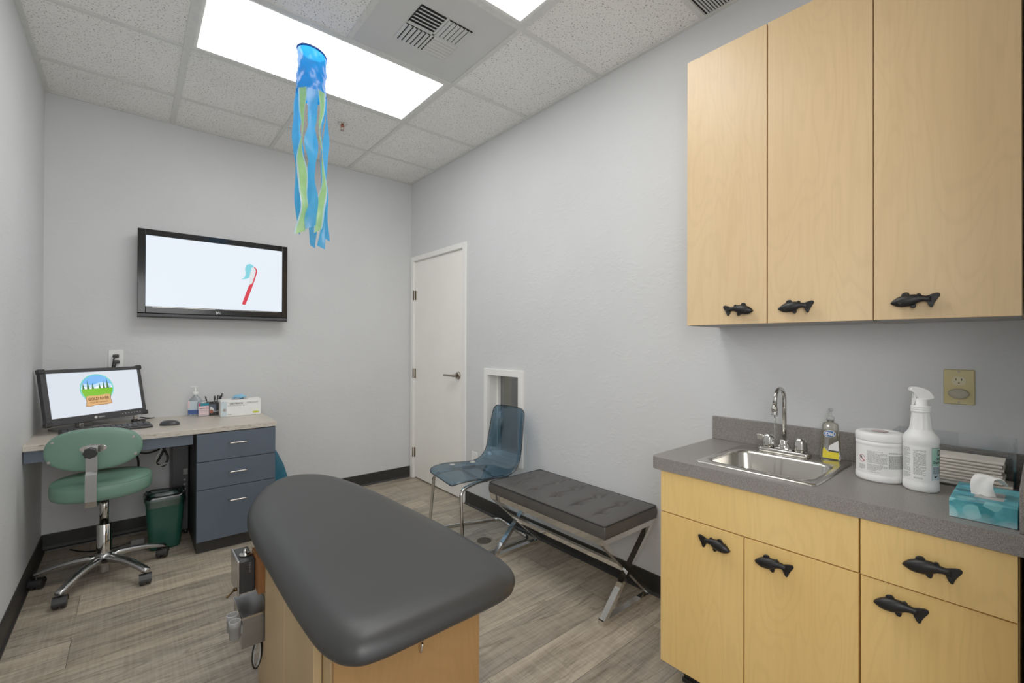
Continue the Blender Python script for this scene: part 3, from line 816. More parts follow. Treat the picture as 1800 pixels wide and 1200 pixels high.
for cx_, w_, h_ in ((ecx + .070, .02, .030), (ecx + .052, .03, .018)): b.poly([(cx_ - w_, ecy - .012, E0 + .0008), (cx_ + w_ * .35, ecy - .012, E0 + .0008), (cx_, ecy - .012 + h_, E0 + .0008)])
b.mi = 3
for cx_, h_ in ((-.070, .058), (-.046, .074), (-.022, .056), (.014, .052), (.036, .066), (.056, .074)):
    x = ecx + cx_; y0 = ecy - .018; w_ = .0065
    b.poly([(x - w_ * 1.3, y0, E0 + .001), (x + w_ * 1.3, y0, E0 + .001), (x + w_ * .8, y0 + h_ * .45, E0 + .001), (x, y0 + h_, E0 + .001), (x - w_ * .8, y0 + h_ * .45, E0 + .001)])
chord(ecy - .010, E0 + .0012, 5, .003, .10)
chord(ecy - .020, E0 + .0014, 4, .004, -.05)
b.mi = 8; sg = [(-.062, -.040), (-.050, -.036), (0, -.039), (.045, -.033), (.064, -.038), (.060, -.06), (.066, -.088), (.030, -.094), (-.02, -.092), (-.05, -.098), (-.066, -.094), (-.061, -.07)]
b.poly([(ecx + x * 1.06, ecy - .004 + y * 1.04, E0 + .0016) for x, y in sg])
b.mi = 9; b.poly([(ecx + x, ecy - .004 + y, E0 + .0018) for x, y in sg])
b.xform(MM); part(b.build('badge_picture', ['e_teal', 'e_sky', 'e_cloud', 'e_tree', 'e_green', 'e_green2', 'e_sky2', 'e_hill', 'e_signedge', 'e_sign'], ms), 'round badge with hills, trees and a wooden sign')
text_mesh('GOLD RIVER', .0225, 'e_brown', 'lettering', ms, MM @ Matrix.Translation((ecx, ecy - .062, E0 + .0021)), bold=.0008, xscale=.86)
text_mesh('PEDIATRIC DENTISTRY', .0105, 'e_brown', 'lettering', ms, MM @ Matrix.Translation((ecx, ecy - .083, E0 + .0021)), bold=.0002, xscale=.88)
# keyboard
kb = thing('keyboard', 'black computer keyboard on the desk in front of the monitor', 'keyboard', (-.105, 3.510, ZD), math.radians(7))
b = MB(); L, D_ = .40, .135
b.rings([[(x, y, z) for x, y in rrect(0, 0, L, D_, .012)] for z in (.001, .010)] + [[(x, y, .014 + (y + D_ / 2) * .06) for x, y in rrect(0, 0, L - .006, D_ - .006, .010)]], True)
b.build('keyboard_body', 'black_plastic', kb, local=True)
b = MB()
for r_ in range(5):
    for c_ in range(15 if r_ else 8):
        if r_ == 0 and c_ == 4: 
            x0, x1 = -.19 + 4 * .0245, -.19 + 9 * .0245
        elif r_ == 0 and c_ > 4: x0 = -.19 + (c_ + 5) * .0245; x1 = x0 + .0225
        else: x0 = -.188 + c_ * .0252; x1 = x0 + .0215
        y0 = -.056 + r_ * .0225; zt = .0155 + (y0 + .0675) * .06
        b.box(x0, x1, y0, y0 + .0195, zt - .003, zt + .004, .0015, 1)
b.build('keys', 'grey_plastic', kb, local=True)
# usb plugs and cord under the monitor
for p in ((-.222, 3.585), (.020, 3.757)):
    mt_ = Matrix.Translation((*p, ZD)) @ Matrix.Rotation(math.atan2(d.y, d.x), 4, 'Z')
    b = MB(); b.box(-.010, .010, -.006, .006, .022, .046, .002); b.xform(mt_); cc_ = part(b.build('cable_connector', 'steel', mo), 'silver cable connector under the bezel')
    b = MB(); b.box(-.012, .012, -.004, .022, .0005, .0215, .002); b.tube(smooth_path([(0, .02, .012), (.01, .05, .006), (.035, .075, .005)]), .003, 6); b.xform(mt_); b.build('connector_boot', 'black_plastic', cc_)
b = MB(); b.tube(smooth_path([(.045, 3.80, .780), (.085, 3.765, .775), (.115, 3.78, .772), (.10, 3.83, .764), (.05, 3.84, .760), (.03, 3.80, .759), (.07, 3.77, .759)], 8), .0035, 8)
tag(b.build('looped_cable', 'cable_black', origin=(.07, 3.79, ZD)), 'black looped cable on the desk under the right edge of the monitor', 'cable')
# mouse
ms_ = thing('computer_mouse', 'dark grey computer mouse on the middle of the desk', 'mouse', (.182, 3.50, ZD), math.radians(-18))
b = MB(); rs = []
for z, k in ((.001, .97), (.006, 1.0), (.014, .96), (.022, .82), (.028, .58), (.031, .25)):
    rs.append([(.053 * k * math.cos(a) - (1 - k) * .006, .031 * k * math.sin(a) * (1 + .12 * math.cos(a)), z) for a in [2 * PI * i / 28 for i in range(28)]])
b.rings(rs); b.build('mouse_body', 'grey_plastic', ms_, local=True)
b = MB(); b.cyl((-.026, -.003, .0245), (-.026, .003, .0245), .0055, 14); b.build('scroll_wheel', 'mid_grey', ms_, local=True)
# sanitizer bottle with pump
sz = thing('pump_bottle', 'tall clear pump bottle with blue and white label, against the back wall', 'bottle', (.343, 3.845, ZD), math.radians(-25))
b = MB(); b.rings([[(x, y, z) for x, y in rrect(0, 0, w_, d_, min(.016, d_ * .4))] for z, w_, d_ in ((.001, .068, .044), (.006, .076, .050), (.095, .076, .050), (.115, .07, .045), (.128, .045, .036), (.136, .028, .028), (.150, .027, .027))]); b.build('bottle_body', 'clear_bottle', sz, local=True)
b = MB(); b.mi = 0; b.box(-.036, .036, -.0262, -.0256, .045, .105); b.mi = 1; b.box(-.036, .036, -.0262, -.0256, .012, .044); b.mi = 2; b.box(-.036, -.024, -.0266, -.0262, .060, .105)
b.build('bottle_label', ['pale_blue', 'label_navy', 'label_pink'], sz, local=True)
b = MB(); b.lathe((0, 0, .147), [(.016, 0), (.0165, .003), (.0165, .018), (.012, .021), (.0055, .022), (.0055, .052)], 20); b.box(-.030, .012, -.006, .006, .198, .206, .002); b.build('pump_head', 'white_plastic', sz, local=True)
# wipes bottle in front
wb = thing('label_bottle', 'short white bottle with teal band and pink label in front of the pump bottle', 'bottle', (.383, 3.785, ZD), math.radians(8))
b = MB(); b.rings([[(x, y, z) for x, y in rrect(0, 0, w_, d_, .010)] for z, w_, d_ in ((.001, .062, .038), (.006, .068, .042), (.095, .068, .042), (.103, .060, .036), (.108, .04, .026))]); b.build('bottle_body', 'clear_bottle', wb, local=True)
b = MB(); yl_ = -.0216; b.mi = 0; b.box(-.033, .033, yl_ - .0004, yl_, .006, .072); b.mi = 1; b.box(-.022, .033, yl_ - .0006, yl_, .0725, .092); b.mi = 2; b.box(-.033, -.0225, yl_ - .0006, yl_, .0725, .092); b.mi = 3
b.box(.008, .030, yl_ - .0008, yl_ - .0005, .062, .066); b.box(.006, .030, yl_ - .0008, yl_ - .0005, .052, .055); b.mi = 4
b.box(-.028, .004, yl_ - .0008, yl_ - .0005, .052, .059); b.box(-.030, .026, yl_ - .0008, yl_ - .0005, .012, .015); b.box(-.030, .020, yl_ - .0008, yl_ - .0005, .040, .0425); b.box(-.030, .028, yl_ - .0008, yl_ - .0005, .030, .032)
b.build('bottle_label', ['label_pink', 'label_teal', 'label_magenta', 'label_red', 'ink'], wb, local=True)
# pen cup + pens
pcx, pcy = .446, 3.80
cupt = thing('pen_cup', 'square black pen holder printed with a grey and tan picture', 'pen holder', (pcx, pcy, ZD), math.radians(4))
b = MB(); hw = .034
b.rings([[(sx * w_, sy * w_, z) for sx, sy in ((-1, -1), (1, -1), (1, 1), (-1, 1))] for w_, z in ((hw, .001), (hw, .092), (hw - .003, .092), (hw - .003, .005))], True, True, True, False); b.build('cup_body', 'black_plastic', cupt, local=True)
b = MB(); b.mi = 0; b.box(-.030, .006, -hw - .0005, -hw, .024, .080); b.mi = 1
b.poly([(-.028 + .026 * math.cos(a) * .9 if a > -.1 else -.028, -hw - .0008, .030 + .034 * math.sin(a)) for a in [PI / 2 * k / 12 for k in range(13)]] + [(-.028, -hw - .0008, .030)])
b.mi = 2; b.poly([(-.020 + .011 * math.cos(a), -hw - .001, .030 + .013 * math.sin(a)) for a in [2 * PI * k / 20 for k in range(20)]])
b.mi = 3; b.box(-.008, .012, -hw - .001, -hw - .0005, .026, .030); b.box(.014, .030, -hw - .001, -hw - .0005, .029, .033)
b.build('cup_print', ['slate', 'logo_white', 'rust', 'cable_grey'], cupt, local=True)
for i, (x, y, lx, ly, hgt, lb, mt) in enumerate(((-.020, 0, -.030, .004, .135, 'black pen leaning left in the pen holder', 'black_plastic'), (.002, .006, .004, .002, .135, 'black pen standing upright in the middle of the pen holder', 'grey_plastic'), (.010, -.008, .012, 0, .140, 'dark pen just right of the middle of the pen holder', 'black_plastic'), (.018, .002, .034, .002, .150, 'tallest black pen leaning right in the pen holder', 'black_plastic'), (.016, .012, .026, .006, .132, 'black pen with white grip at the back of the pen holder', 'black_plastic'))):
    t = thing('pen', lb, 'pen', (pcx, pcy, ZD), math.radians(4), 'pens in the desk pen holder')
    a_, e_ = Vector((x, y, .008)), Vector((x + lx, y + ly, hgt))
    b = MB(); b.cyl(a_, a_.lerp(e_, .8), .0042, 10); b.build('pen_barrel', mt if i != 4 else 'white_plastic', t, local=True)
    b = MB(); b.cyl(a_.lerp(e_, .8), e_, .0048, 10, .004); b.tube([e_, e_ + Vector((.006, -.002, -.004)), e_ + Vector((.004, -.002, -.03))], .0012, 5); b.build('pen_cap', mt, t, local=True)
# glove box
gb = thing('glove_box', 'white cardboard glove box with a blue glove poking out of the top', 'box', (.592, 3.70, ZD), math.radians(-2.5))
gw, gd, gh = .245, .115, .112
b = MB(); b.box(-gw / 2, gw / 2, -gd / 2, gd / 2, .001, gh, .0015, 1); b.build('carton', 'label_white', gb, local=True)
b = MB(); yf = -gd / 2 - .0006; b.mi = 0; b.box(-gw / 2 + .004, -gw / 2 + .036, yf, yf + .0005, .004, gh - .006)
b.mi = 1; b.prism([(.011 * math.cos(a), .013 * math.sin(a)) for a in [2 * PI * k / 24 for k in range(24)]], (-gw / 2 + .023, yf, .046), (1, 0, 0), (0, 0, 1), .0004)
b.mi = 2; b.prism([(.020 * max(-1, min(1, 1.15 * math.cos(a))), .0075 * math.sin(a)) for a in [2 * PI * k / 28 for k in range(28)]], (gw / 2 - .033, yf, .020), (1, 0, 0), (0, 0, 1), .0004)
b.mi = 3; flat_lines(b, (-gw / 2 + .042, yf - .0004, .071), (1, 0, 0), (0, 0, 1), .175, .006, 2, 3)
flat_lines(b, (-gw / 2 + .04, yf - .0004, .010), (1, 0, 0), (0, 0, 1), .03, .010, 2, 4)
b.mi = 4; b.box(-.045, .040, yf - .0002, yf, .030, .052)
b.mi = 5; b.prism([(.003 * math.cos(a), .003 * math.sin(a)) for a in [2 * PI * k / 12 for k in range(12)]], (-gw / 2 + .023, yf - .0008, .047), (1, 0, 0), (0, 0, 1), .0004)
b.build('carton_print', ['pale_blue', 'cable_grey', 'label_lime', 'ink', 'label_white', 'ink_dark'], gb, local=True)
text_mesh('CRITERION', .0165, 'ink_dark', 'lettering', gb, frame((-.030, yf - .0008, .088), (1, 0, 0), (0, 0, 1)), bold=.0004, local=True, xscale=.95)
text_mesh('NITRILE GLOVES', .0150, 'ink', 'lettering', gb, frame((.068, yf - .0008, .090), (1, 0, 0), (0, 0, 1)), bold=.0002, local=True, xscale=.62)
b = MB(); b.poly([(.055 * math.cos(a) - .005, .022 * math.sin(a), gh + .0006) for a in [2 * PI * k / 28 for k in range(28)]]); b.build('opening', 'slot', gb, local=True)
b = MB(); rnd = random.Random(3); rs = []
for k in range(9):
    t_ = k / 8; r_ = .002 + .013 * math.sin(PI * t_) ** .8
    rs.append([(-.050 + .09 * t_, .006 * math.sin(9 * t_) + r_ * 1.2 * math.cos(a), gh + .010 + .010 * math.sin(PI * t_) + r_ * (.45 + .9 * rnd.random()) * math.sin(a)) for a in [2 * PI * i / 10 for i in range(10)]])
b.rings(rs); tag(b.build('nitrile_glove', 'glove_blue'), 'pale blue crumpled glove poking out of the glove box', 'glove')
go = bpy.data.objects['nitrile_glove']; go.location = gb.location; go.rotation_euler = gb.rotation_euler

# ------------------------------------------------------------------ under the desk
pt = thing('computer_tower', 'black computer tower standing under the desk beside the drawers', 'computer', (.25, 3.77, 0))
b = MB(); b.box(.202, .293, 3.66, 3.885, .03, .596, .006); b.build('tower_case', 'black_plastic', pt)
b = MB(); b.box(.204, .291, 3.652, 3.662, .04, .59, .003); tf = b.build('front_panel', 'grey_plastic', pt)
b = MB(); b.box(.262, .286, 3.6505, 3.652, .40, .437); b.build('sticker', 'mid_grey', tf)
b = MB()
for z in (.36, .33, .30, .27): b.box(.264, .276, 3.6505, 3.652, z, z + .012)
b.build('port', 'mid_grey', tf)
for x in (.215, .28):
    for y in (3.69, 3.86): b = MB(); b.cyl((x, y, 0), (x, y, .031), .012, 12); b.build('foot', 'black_plastic', pt)
bn = thing('waste_bin', 'dark green plastic waste bin with a clear liner under the desk', 'bin', (.158, 3.545, 0)); 
bcx, bcy = .085, 3.53
bn.location = (bcx, bcy, 0); ROOTM[bn.name] = Matrix.Translation((bcx, bcy, 0))
bn.location = (.083, 3.50, 0)
prof = [(.150, .120, .002), (.156, .126, .012), (.176, .146, .16), (.192, .160, .285), (.198, .166, .300), (.198, .166, .315), (.190, .158, .315), (.184, .152, .29), (.15, .12, .02)]
b = MB(); b.rings([[(x, y, z) for x, y in rrect(0, 0, w_, d_, .035)] for w_, d_, z in prof]); b.build('bin_body', 'bin_green', bn, local=True)
b = MB(); rs = []
rnd = random.Random(5)
for w_, d_, z, am in ((.203, .171, .268, .003), (.204, .172, .300, .002), (.206, .174, .322, .004), (.19, .158, .335, .010), (.165, .13, .318, .012), (.14, .11, .26, .012)):
    rs.append([(x + rnd.uniform(-am, am), y + rnd.uniform(-am, am), z + rnd.uniform(-am, am)) for x, y in rrect(0, 0, w_, d_, .035)])
b.rings(rs, True, False, False); b.build('bin_liner', 'liner', bn, local=True)
bn.location = (.163, 3.545, 0)
for o_, lb, pts, mt, r_ in (('hanging_cable', 'black cable drooping below the desk apron', [(-.02, 3.55, .715), (.0, 3.52, .64), (.06, 3.50, .60), (.13, 3.52, .61), (.18, 3.54, .65), (.20, 3.55, .715)], 'cable_black', .0055),
        ('hanging_cable', 'black cable hanging near the wall behind the green stool', [(-.03, 3.70, .715), (-.01, 3.68, .62), (.03, 3.67, .55), (.035, 3.70, .46), (.02, 3.78, .36), (.01, 3.86, .28)], 'cable_black', .006),
        ('hanging_cable', 'bundle of black cable looped beside the computer tower', [(.15, 3.60, .715), (.165, 3.59, .62), (.135, 3.58, .54), (.120, 3.59, .51), (.160, 3.59, .49), (.178, 3.60, .54), (.150, 3.62, .62), (.16, 3.63, .715)], 'cable_black', .0065),
        ('hanging_cable', 'grey cable loop hanging beside the computer tower', [(.145, 3.46, .715), (.14, 3.45, .63), (.118, 3.445, .575), (.112, 3.45, .54), (.13, 3.46, .52), (.17, 3.47, .53)], 'cable_grey', .004)):
    b = MB(); b.tube(smooth_path(pts), r_, 8); tag(b.build(o_, mt, origin=pts[0]), lb, 'cable')
ad = thing('power_adapter', 'grey power adapter with black cord lying on the bin rim side under the desk', 'power adapter', (.03, 3.70, .0))
b = MB(); b.box(.0, .07, 3.66, 3.69, .0, .035, .006); b.build('adapter_body', 'mid_grey', ad)
b = MB(); b.tube(smooth_path([(.0, 3.675, .02), (-.08, 3.67, .012), (-.2, 3.72, .008), (-.28, 3.82, .008)]), .004, 8); b.build('adapter_cord', 'cable_black', ad)
ad.location = (.03, 3.70, .0)
bg = thing('plastic_bag', 'crumpled blue plastic bag hanging beside the drawers on the back wall', 'bag', (.82, 3.84, .0))
b = MB(); rnd = random.Random(8); rs = []
for k in range(12):
    t_ = k / 11; z = .49 - .48 * t_; hw_ = .012 + .125 * t_ ** .8; hd = .010 + .036 * t_ ** .7
    rs.append([(.797 + hw_ * .75 + hw_ * math.cos(a) * (1 + .10 * math.sin(5 * a + 9 * t_)) - .02 * t_, 3.845 + hd * math.sin(a) * (1 + .2 * math.sin(7 * a + 13 * t_)), z + rnd.uniform(-.003, .003)) for a in [2 * PI * i / 26 for i in range(26)]])
b.rings(rs); b.build('bag_body', 'bag_blue', bg)
b = MB(); b.tube(smooth_path([(.800, 3.845, .485), (.795, 3.85, .52), (.803, 3.86, .535), (.813, 3.85, .515), (.815, 3.845, .485)]), .003, 6); b.build('bag_tie', 'bag_blue', bg)

# ------------------------------------------------------------------ green stool
st = thing('rolling_stool', 'green vinyl rolling stool with low backrest and five-arm polished base at the desk', 'stool', (-.108, 3.258, 0), 0)
b = MB(); b.lathe((0, 0, 0), [(.022, .040), (.024, .044), (.024, .075), (.034, .085), (.040, .100), (.037, .128), (.032, .142)], 28); 
b.build('hub', 'alu', st, local=True)
for k in range(5):
    a = math.radians(237 + 72 * k); u_, v_ = Vector((math.cos(a), math.sin(a), 0)), Vector((-math.sin(a), math.cos(a), 0)); rs = []
    for r_, z, hw_, hh in ((.018, .108, .024, .026), (.06, .116, .021, .020), (.12, .113, .019, .017), (.19, .101, .018, .0145), (.24, .086, .018, .013), (.268, .076, .019, .012), (.282, .072, .016, .011), (.287, .070, .009, .007)):
        rs.append([tuple(u_ * r_ + v_ * (hw_ * c) + Vector((0, 0, z + hh * s_))) for c, s_ in ((-1, -.7), (1, -.7), (1, .25), (.72, .85), (0, 1), (-.72, .85), (-1, .25))])
    b = MB(); b.rings(rs); b.build('base_arm', 'alu', st, local=True)
    cp = u_ * .268; ca = a + (.5, -.7, .9, 2.6, -1.6)[k]; cu_, cv = Vector((math.cos(ca), math.sin(ca), 0)), Vector((-math.sin(ca), math.cos(ca), 0))
    b = MB(); b.cyl(tuple(cp + Vector((0, 0, .04))), tuple(cp + Vector((0, 0, .066))), .006, 10)
    cs = b
    cc = cp + cu_ * .008 + Vector((0, 0, .0285))
    for s_ in (-1, 1):
        rr_ = [[tuple(cc + cv * (s_ * q_) + (cu_ * math.cos(t_) + Vector((0, 0, 1)) * math.sin(t_)) * r_) for t_ in [2 * PI * i / 24 for i in range(24)]] for q_, r_ in ((.005, .0255), (.007, .028), (.019, .028), (.024, .025))]
        b.rings(rr_)
    hood = [[tuple(cc + cv * q_ + (cu_ * math.cos(t_) + Vector((0, 0, 1)) * math.sin(t_)) * .0300) for t_ in [math.radians(-10 + 200 * i / 14) for i in range(15)]] for q_ in (-.026, .026)]
    b.rings(hood, False, False, False); b.build('caster', 'black_plastic', st, local=True)
b = MB(); b.lathe((0, 0, 0), [(.031, .128), (.0315, .15), (.031, .295), (.028, .298)], 26); part(b.build('outer_column', 'chrome', st, local=True), 'thick chrome lower column')
b = MB(); b.cyl((0, 0, .297), (0, 0, .455), .019, 20); b.build('inner_column', 'chrome', st, local=True)
b = MB(); b.box(-.10, .10, -.085, .085, .452, .466, .003); b.build('seat_plate', 'black_plastic', st, local=True)
def pad_ring(cx, cy, ax, ay, z, k=1, n=56, p=2.2):
    out = []
    for i in range(n):
        t_ = 2 * PI * i / n; c, s_ = math.cos(t_), math.sin(t_)
        out.append((cx + ax * k * math.copysign(abs(c) ** (2 / p), c), cy + ay * k * math.copysign(abs(s_) ** (2 / p), s_), z))
    return out
b = MB(); b.rings([pad_ring(-.005, -.005, .205, .195, z, k) for z, k in ((.467, .86), (.468, .93), (.474, .975), (.490, .998), (.520, 1.0), (.538, .985), (.547, .955), (.5475, .945), (.553, .90), (.557, .75), (.558, .45), (.558, .1))]); b.build('seat', 'green_vinyl', st, local=True)
b = MB(); b.tube([p for p in pad_ring(-.005, -.005, .205, .195, .543, .972)], .0022, 6, True); b.build('seat_piping', 'green_vinyl', bpy.data.objects['seat'], local=True)
# backrest: plane rotated slightly clockwise, behind the seat toward the camera
ra = math.radians(-8); bx_, by_ = Vector((math.cos(ra), math.sin(ra), 0)), Vector((-math.sin(ra), math.cos(ra), 0))
bc = Vector((-.034, -.215, .735))
b = MB(); rs = []
for yy_, k in ((-.006, .05), (-.006, .3), (-.006, .55), (-.0055, .75), (-.004, .90), (-.002, .955), (.006, .99), (.020, 1.0), (.034, .985), (.043, .93), (.048, .80), (.050, .4), (.050, .05)):
    rs.append([tuple(bc + bx_ * p[0] + by_ * (yy_ + .10 * p[0] ** 2 / .19) + Vector((0, 0, p[1]))) for p in [(q_[0], q_[1]) for q_ in pad_ring(0, 0, .186, .104, 0, k, 56, 2.35)]])
b.rings(rs); b.build('backrest', 'green_vinyl', st, local=True)
bk = [o for o in st.children if o.name.startswith('backrest')][0]
for px_, pz_ in ((-.150, .046), (.152, .046), (-.162, -.046), (.160, -.040)):
    q_ = bc + bx_ * px_ + by_ * (-.0045 + .10 * px_ ** 2 / .19) + Vector((0, 0, pz_))
    b = MB(); b.cyl(tuple(q_ + by_ * .004), tuple(q_ - by_ * .002), .008, 14, .0062); b.build('screw_cap', 'steel', bk, local=True)
b = MB(); b.prism([(.052 * math.copysign(abs(math.cos(t_)) ** 1, math.cos(t_)), .021 * math.sin(t_)) for t_ in [2 * PI * i / 32 for i in range(32)]], tuple(bc + by_ * -.002 + Vector((0, 0, .006))), tuple(bx_), (0, 0, 1), .004, .001)
for s_ in (-1, 1): b.cyl(tuple(bc + bx_ * (.040 * s_) + by_ * -.004 + Vector((0, 0, .006))), tuple(bc + bx_ * (.040 * s_) + by_ * -.010 + Vector((0, 0, .006))), .007, 12)
b.build('bracket_plate', 'steel', bk, local=True)
for o_ in bk.children:
    if o_.name.startswith('bracket_plate'):
        me_ = o_.data
b = MB(); pth = [bc + bx_ * 0 + by_ * -.005 + Vector((0, 0, .020)), bc + by_ * -.030 + Vector((0, 0, .024)), bc + by_ * -.038 + Vector((0, 0, .0)), bc + by_ * -.034 + Vector((0, 0, -.10)), bc + by_ * -.046 + Vector((0, 0, -.115)), bc + by_ * -.047 + Vector((0, 0, -.245)), bc + by_ * -.040 + Vector((0, 0, -.272)), bc + by_ * .10 + Vector((0, 0, -.2745)), bc + by_ * .21 + Vector((0, 0, -.2745))]
rs = []
P_ = [Vector(p) for p in pth]
for i, p in enumerate(P_):
    t_ = (P_[min(i + 1, len(P_) - 1)] - P_[max(i - 1, 0)]).normalized(); nn_ = bx_.cross(t_).normalized(); hw_ = .0215
    rs.append([tuple(p - bx_ * hw_ - nn_ * .0025), tuple(p + bx_ * hw_ - nn_ * .0025), tuple(p + bx_ * hw_ + nn_ * .0025), tuple(p - bx_ * hw_ + nn_ * .0025)])
b.rings(rs, True, True, True, False); b.build('back_support', 'alu', st, local=True)
b = MB(); q_ = bc + by_ * -.040 + Vector((0, 0, -.004)); rs = []
for d_, r_ in ((0, .010), (.010, .011), (.012, .026), (.032, .026), (.036, .022)):
    rs.append([tuple(q_ - by_ * d_ + (bx_ * math.cos(t_) + Vector((0, 0, 1)) * math.sin(t_)) * (r_ * (1 + (.06 if r_ > .02 else 0) * math.cos(8 * t_)))) for t_ in [2 * PI * i / 48 for i in range(48)]])
b.rings(rs); part(b.build('adjustment_knob', 'black_plastic', st, local=True), 'black ribbed tightening knob')

# ------------------------------------------------------------------ exam table
et = thing('exam_table', 'padded charcoal vinyl dental exam bench on a maple cabinet in the foreground', 'exam table', (.60, 1.55, 0))
raw = [(.42, .948), (.60, .946), (.77, .950), (.835, .975), (.878, 1.045), (.890, 1.25), (.884, 1.45), (.868, 1.68), (.850, 1.90), (.822, 2.10), (.775, 2.27), (.70, 2.375), (.605, 2.415), (.515, 2.375), (.435, 2.265), (.372, 2.11), (.334, 1.93), (.322, 1.72), (.319, 1.50), (.318, 1.28), (.322, 1.12), (.332, 1.035), (.360, .975)]
outl = [(p[0], p[1]) for p in smooth_path([(x, y, 0) for x, y in raw], 6, True)]
def shrink(dd):
    out = []
    for x, y in outl:
        ax, ay = .605, min(2.08, max(1.27, y)); v = Vector((ax - x, ay - y)); v.normalize(); out.append((x + v.x * dd, y + v.y * dd))
    return out
b = MB(); rs = []
zc, hz = .577, .050
for k in range(15):
    t_ = -PI / 2 + PI * k / 14; dd = (.085 if t_ > 0 else .035) * (1 - math.cos(t_)); rs.append([(x, y, zc + hz * math.sin(t_) * (1.0 if t_ > 0 else .48)) for x, y in shrink(dd)])
cxp, cyp = .605, 1.62
for kk, dz in ((.92, .001), (.80, .002), (.55, .003), (.3, .0036), (.08, .0038)):
    rs.append([(cxp + (x - cxp) * kk, cyp + (y - cyp) * kk, zc + hz + dz * .5) for x, y in shrink(.085)])
b.rings(rs); b.build('cushion', 'vinyl', et)
b = MB(); b.box(.371, .800, 1.112, 1.915, 0, .552); b.build('cabinet_body', 'maple_side', et)
b = MB(); b.box(.373, .802, 1.096, 1.112, 0, .552, .0012); b.build('end_panel', 'maple_bench_shaded', et)
for y0, y1 in ((1.172, 1.449), (1.453, 1.700)):
    b = MB(); b.box(.349, .369, y0, y1, .06, .522, .0012); b.build('cabinet_door', 'maple_side', et)
b = MB(); b.tube(fillet([(.606, 1.0955, .484), (.604, 1.086, .482), (.604, 1.084, .455)], .006), .0028, 8); b.tube(fillet([(.604, 1.084, .458), (.603, 1.085, .445), (.600, 1.088, .434)], .006), .0036, 8); b.build('hook_latch', 'chrome', et)
# delivery unit on its left side
b = MB(); b.box(.338, .3705, 1.752, 1.862, .398, .522, .001); bd = b.build('mounting_board', 'wood_brown', et); part(bd, 'reddish brown wooden mounting board')
cb_ = thing('control_box', 'black control box with steel face and toggle lever on the exam bench side', 'control box', (.312, 1.86, .40))
b = MB(); b.box(.290, .3372, 1.800, 1.930, .394, .506, .003); b.build('box_body', 'black_plastic', cb_)
b = MB(); b.box(.283, .2895, 1.798, 1.932, .390, .510, .0015); b.build('face_plate', 'alu', cb_)
b = MB(); b.lathe((.315, 1.852, .506), [(.019, 0), (.020, .003), (.020, .006), (.015, .008), (.006, .0085), (.006, .020), (.004, .022)], 24); b.build('gauge_dial', 'chrome', cb_)
b = MB(); b.cyl((.282, 1.822, .408), (.276, 1.818, .408), .006, 12); b.tube([(.278, 1.819, .408), (.262, 1.806, .403), (.252, 1.798, .399)], .003, 8, rads=[.0025, .003, .0036]); b.build('toggle_lever', 'bronze', cb_)
b = MB(); flat_lines(b, (.318, 1.7994, .462), (1, 0, 0), (0, 0, 1), .007, .036, 7, 6, .3); b.build('faint_writing', 'mid_grey', cb_)
jb = thing('junction_box', 'galvanised steel box below the black control box on the exam bench side', 'metal box', (.318, 1.80, .247))
b = MB(); b.box(.285, .3705, 1.722, 1.885, .247, .351, .002); b.build('box_shell', 'galv', jb)
b = MB()
for s_ in (0,): b.box(.284, .3705, 1.7205, 1.7225, .345, .3515); b.box(.2835, .2855, 1.72, 1.886, .345, .3515)
b.build('box_rim', 'steel', jb)
for y_, z_, lb in ((1.765, .352, 'grey handpiece holder cup farther along the steel box'), (1.718, .352, 'grey handpiece holder cup nearer the camera on the steel box')):
    t = thing('holder_cup', lb, 'holder cup', (.264, y_, z_ - .055), 0, 'handpiece holder cups on the exam bench')
    b = MB(); b.lathe((.264, y_, z_), [(.015, -.055), (.0165, -.053), (.0165, -.022), (.0178, -.021), (.0178, 0), (.0145, 0), (.0135, -.045)], 24); b.build('cup_body', 'mid_grey', t)
    b = MB(); b.tube([(.264 + .0165 * math.cos(a), y_ + .0165 * math.sin(a), z_ + .0005) for a in [2 * PI * i / 24 for i in range(24)]], .0014, 6, True); b.build('cup_rim', 'cable_grey', t)
    b = MB(); b.box(.280, .285, y_ - .006, y_ + .006, z_ - .045, z_ - .02); b.build('cup_bracket', 'mid_grey', t)
cl = thing('coiled_cable', 'small coil of black and white cable hanging under the steel box', 'cable', (.345, 1.80, .21))
for (mt, dr_, lb) in (('cable_black', 0, 'black_turns'), ('cable_grey', .006, 'white_turn')):
    b = MB()
    for q_ in range(3 if mt == 'cable_black' else 1):
        b.tube([(.335 + (.016 - dr_ * .5) * math.cos(a) + .002 * q_, 1.752 + .014 * math.cos(a + .3) + .003 * q_, .196 + (.050 - dr_) * math.sin(a) + .001 * q_) for a in [2 * PI * i / 40 for i in range(40)]], .0032, 7, True)
    b.build(lb, mt, cl)

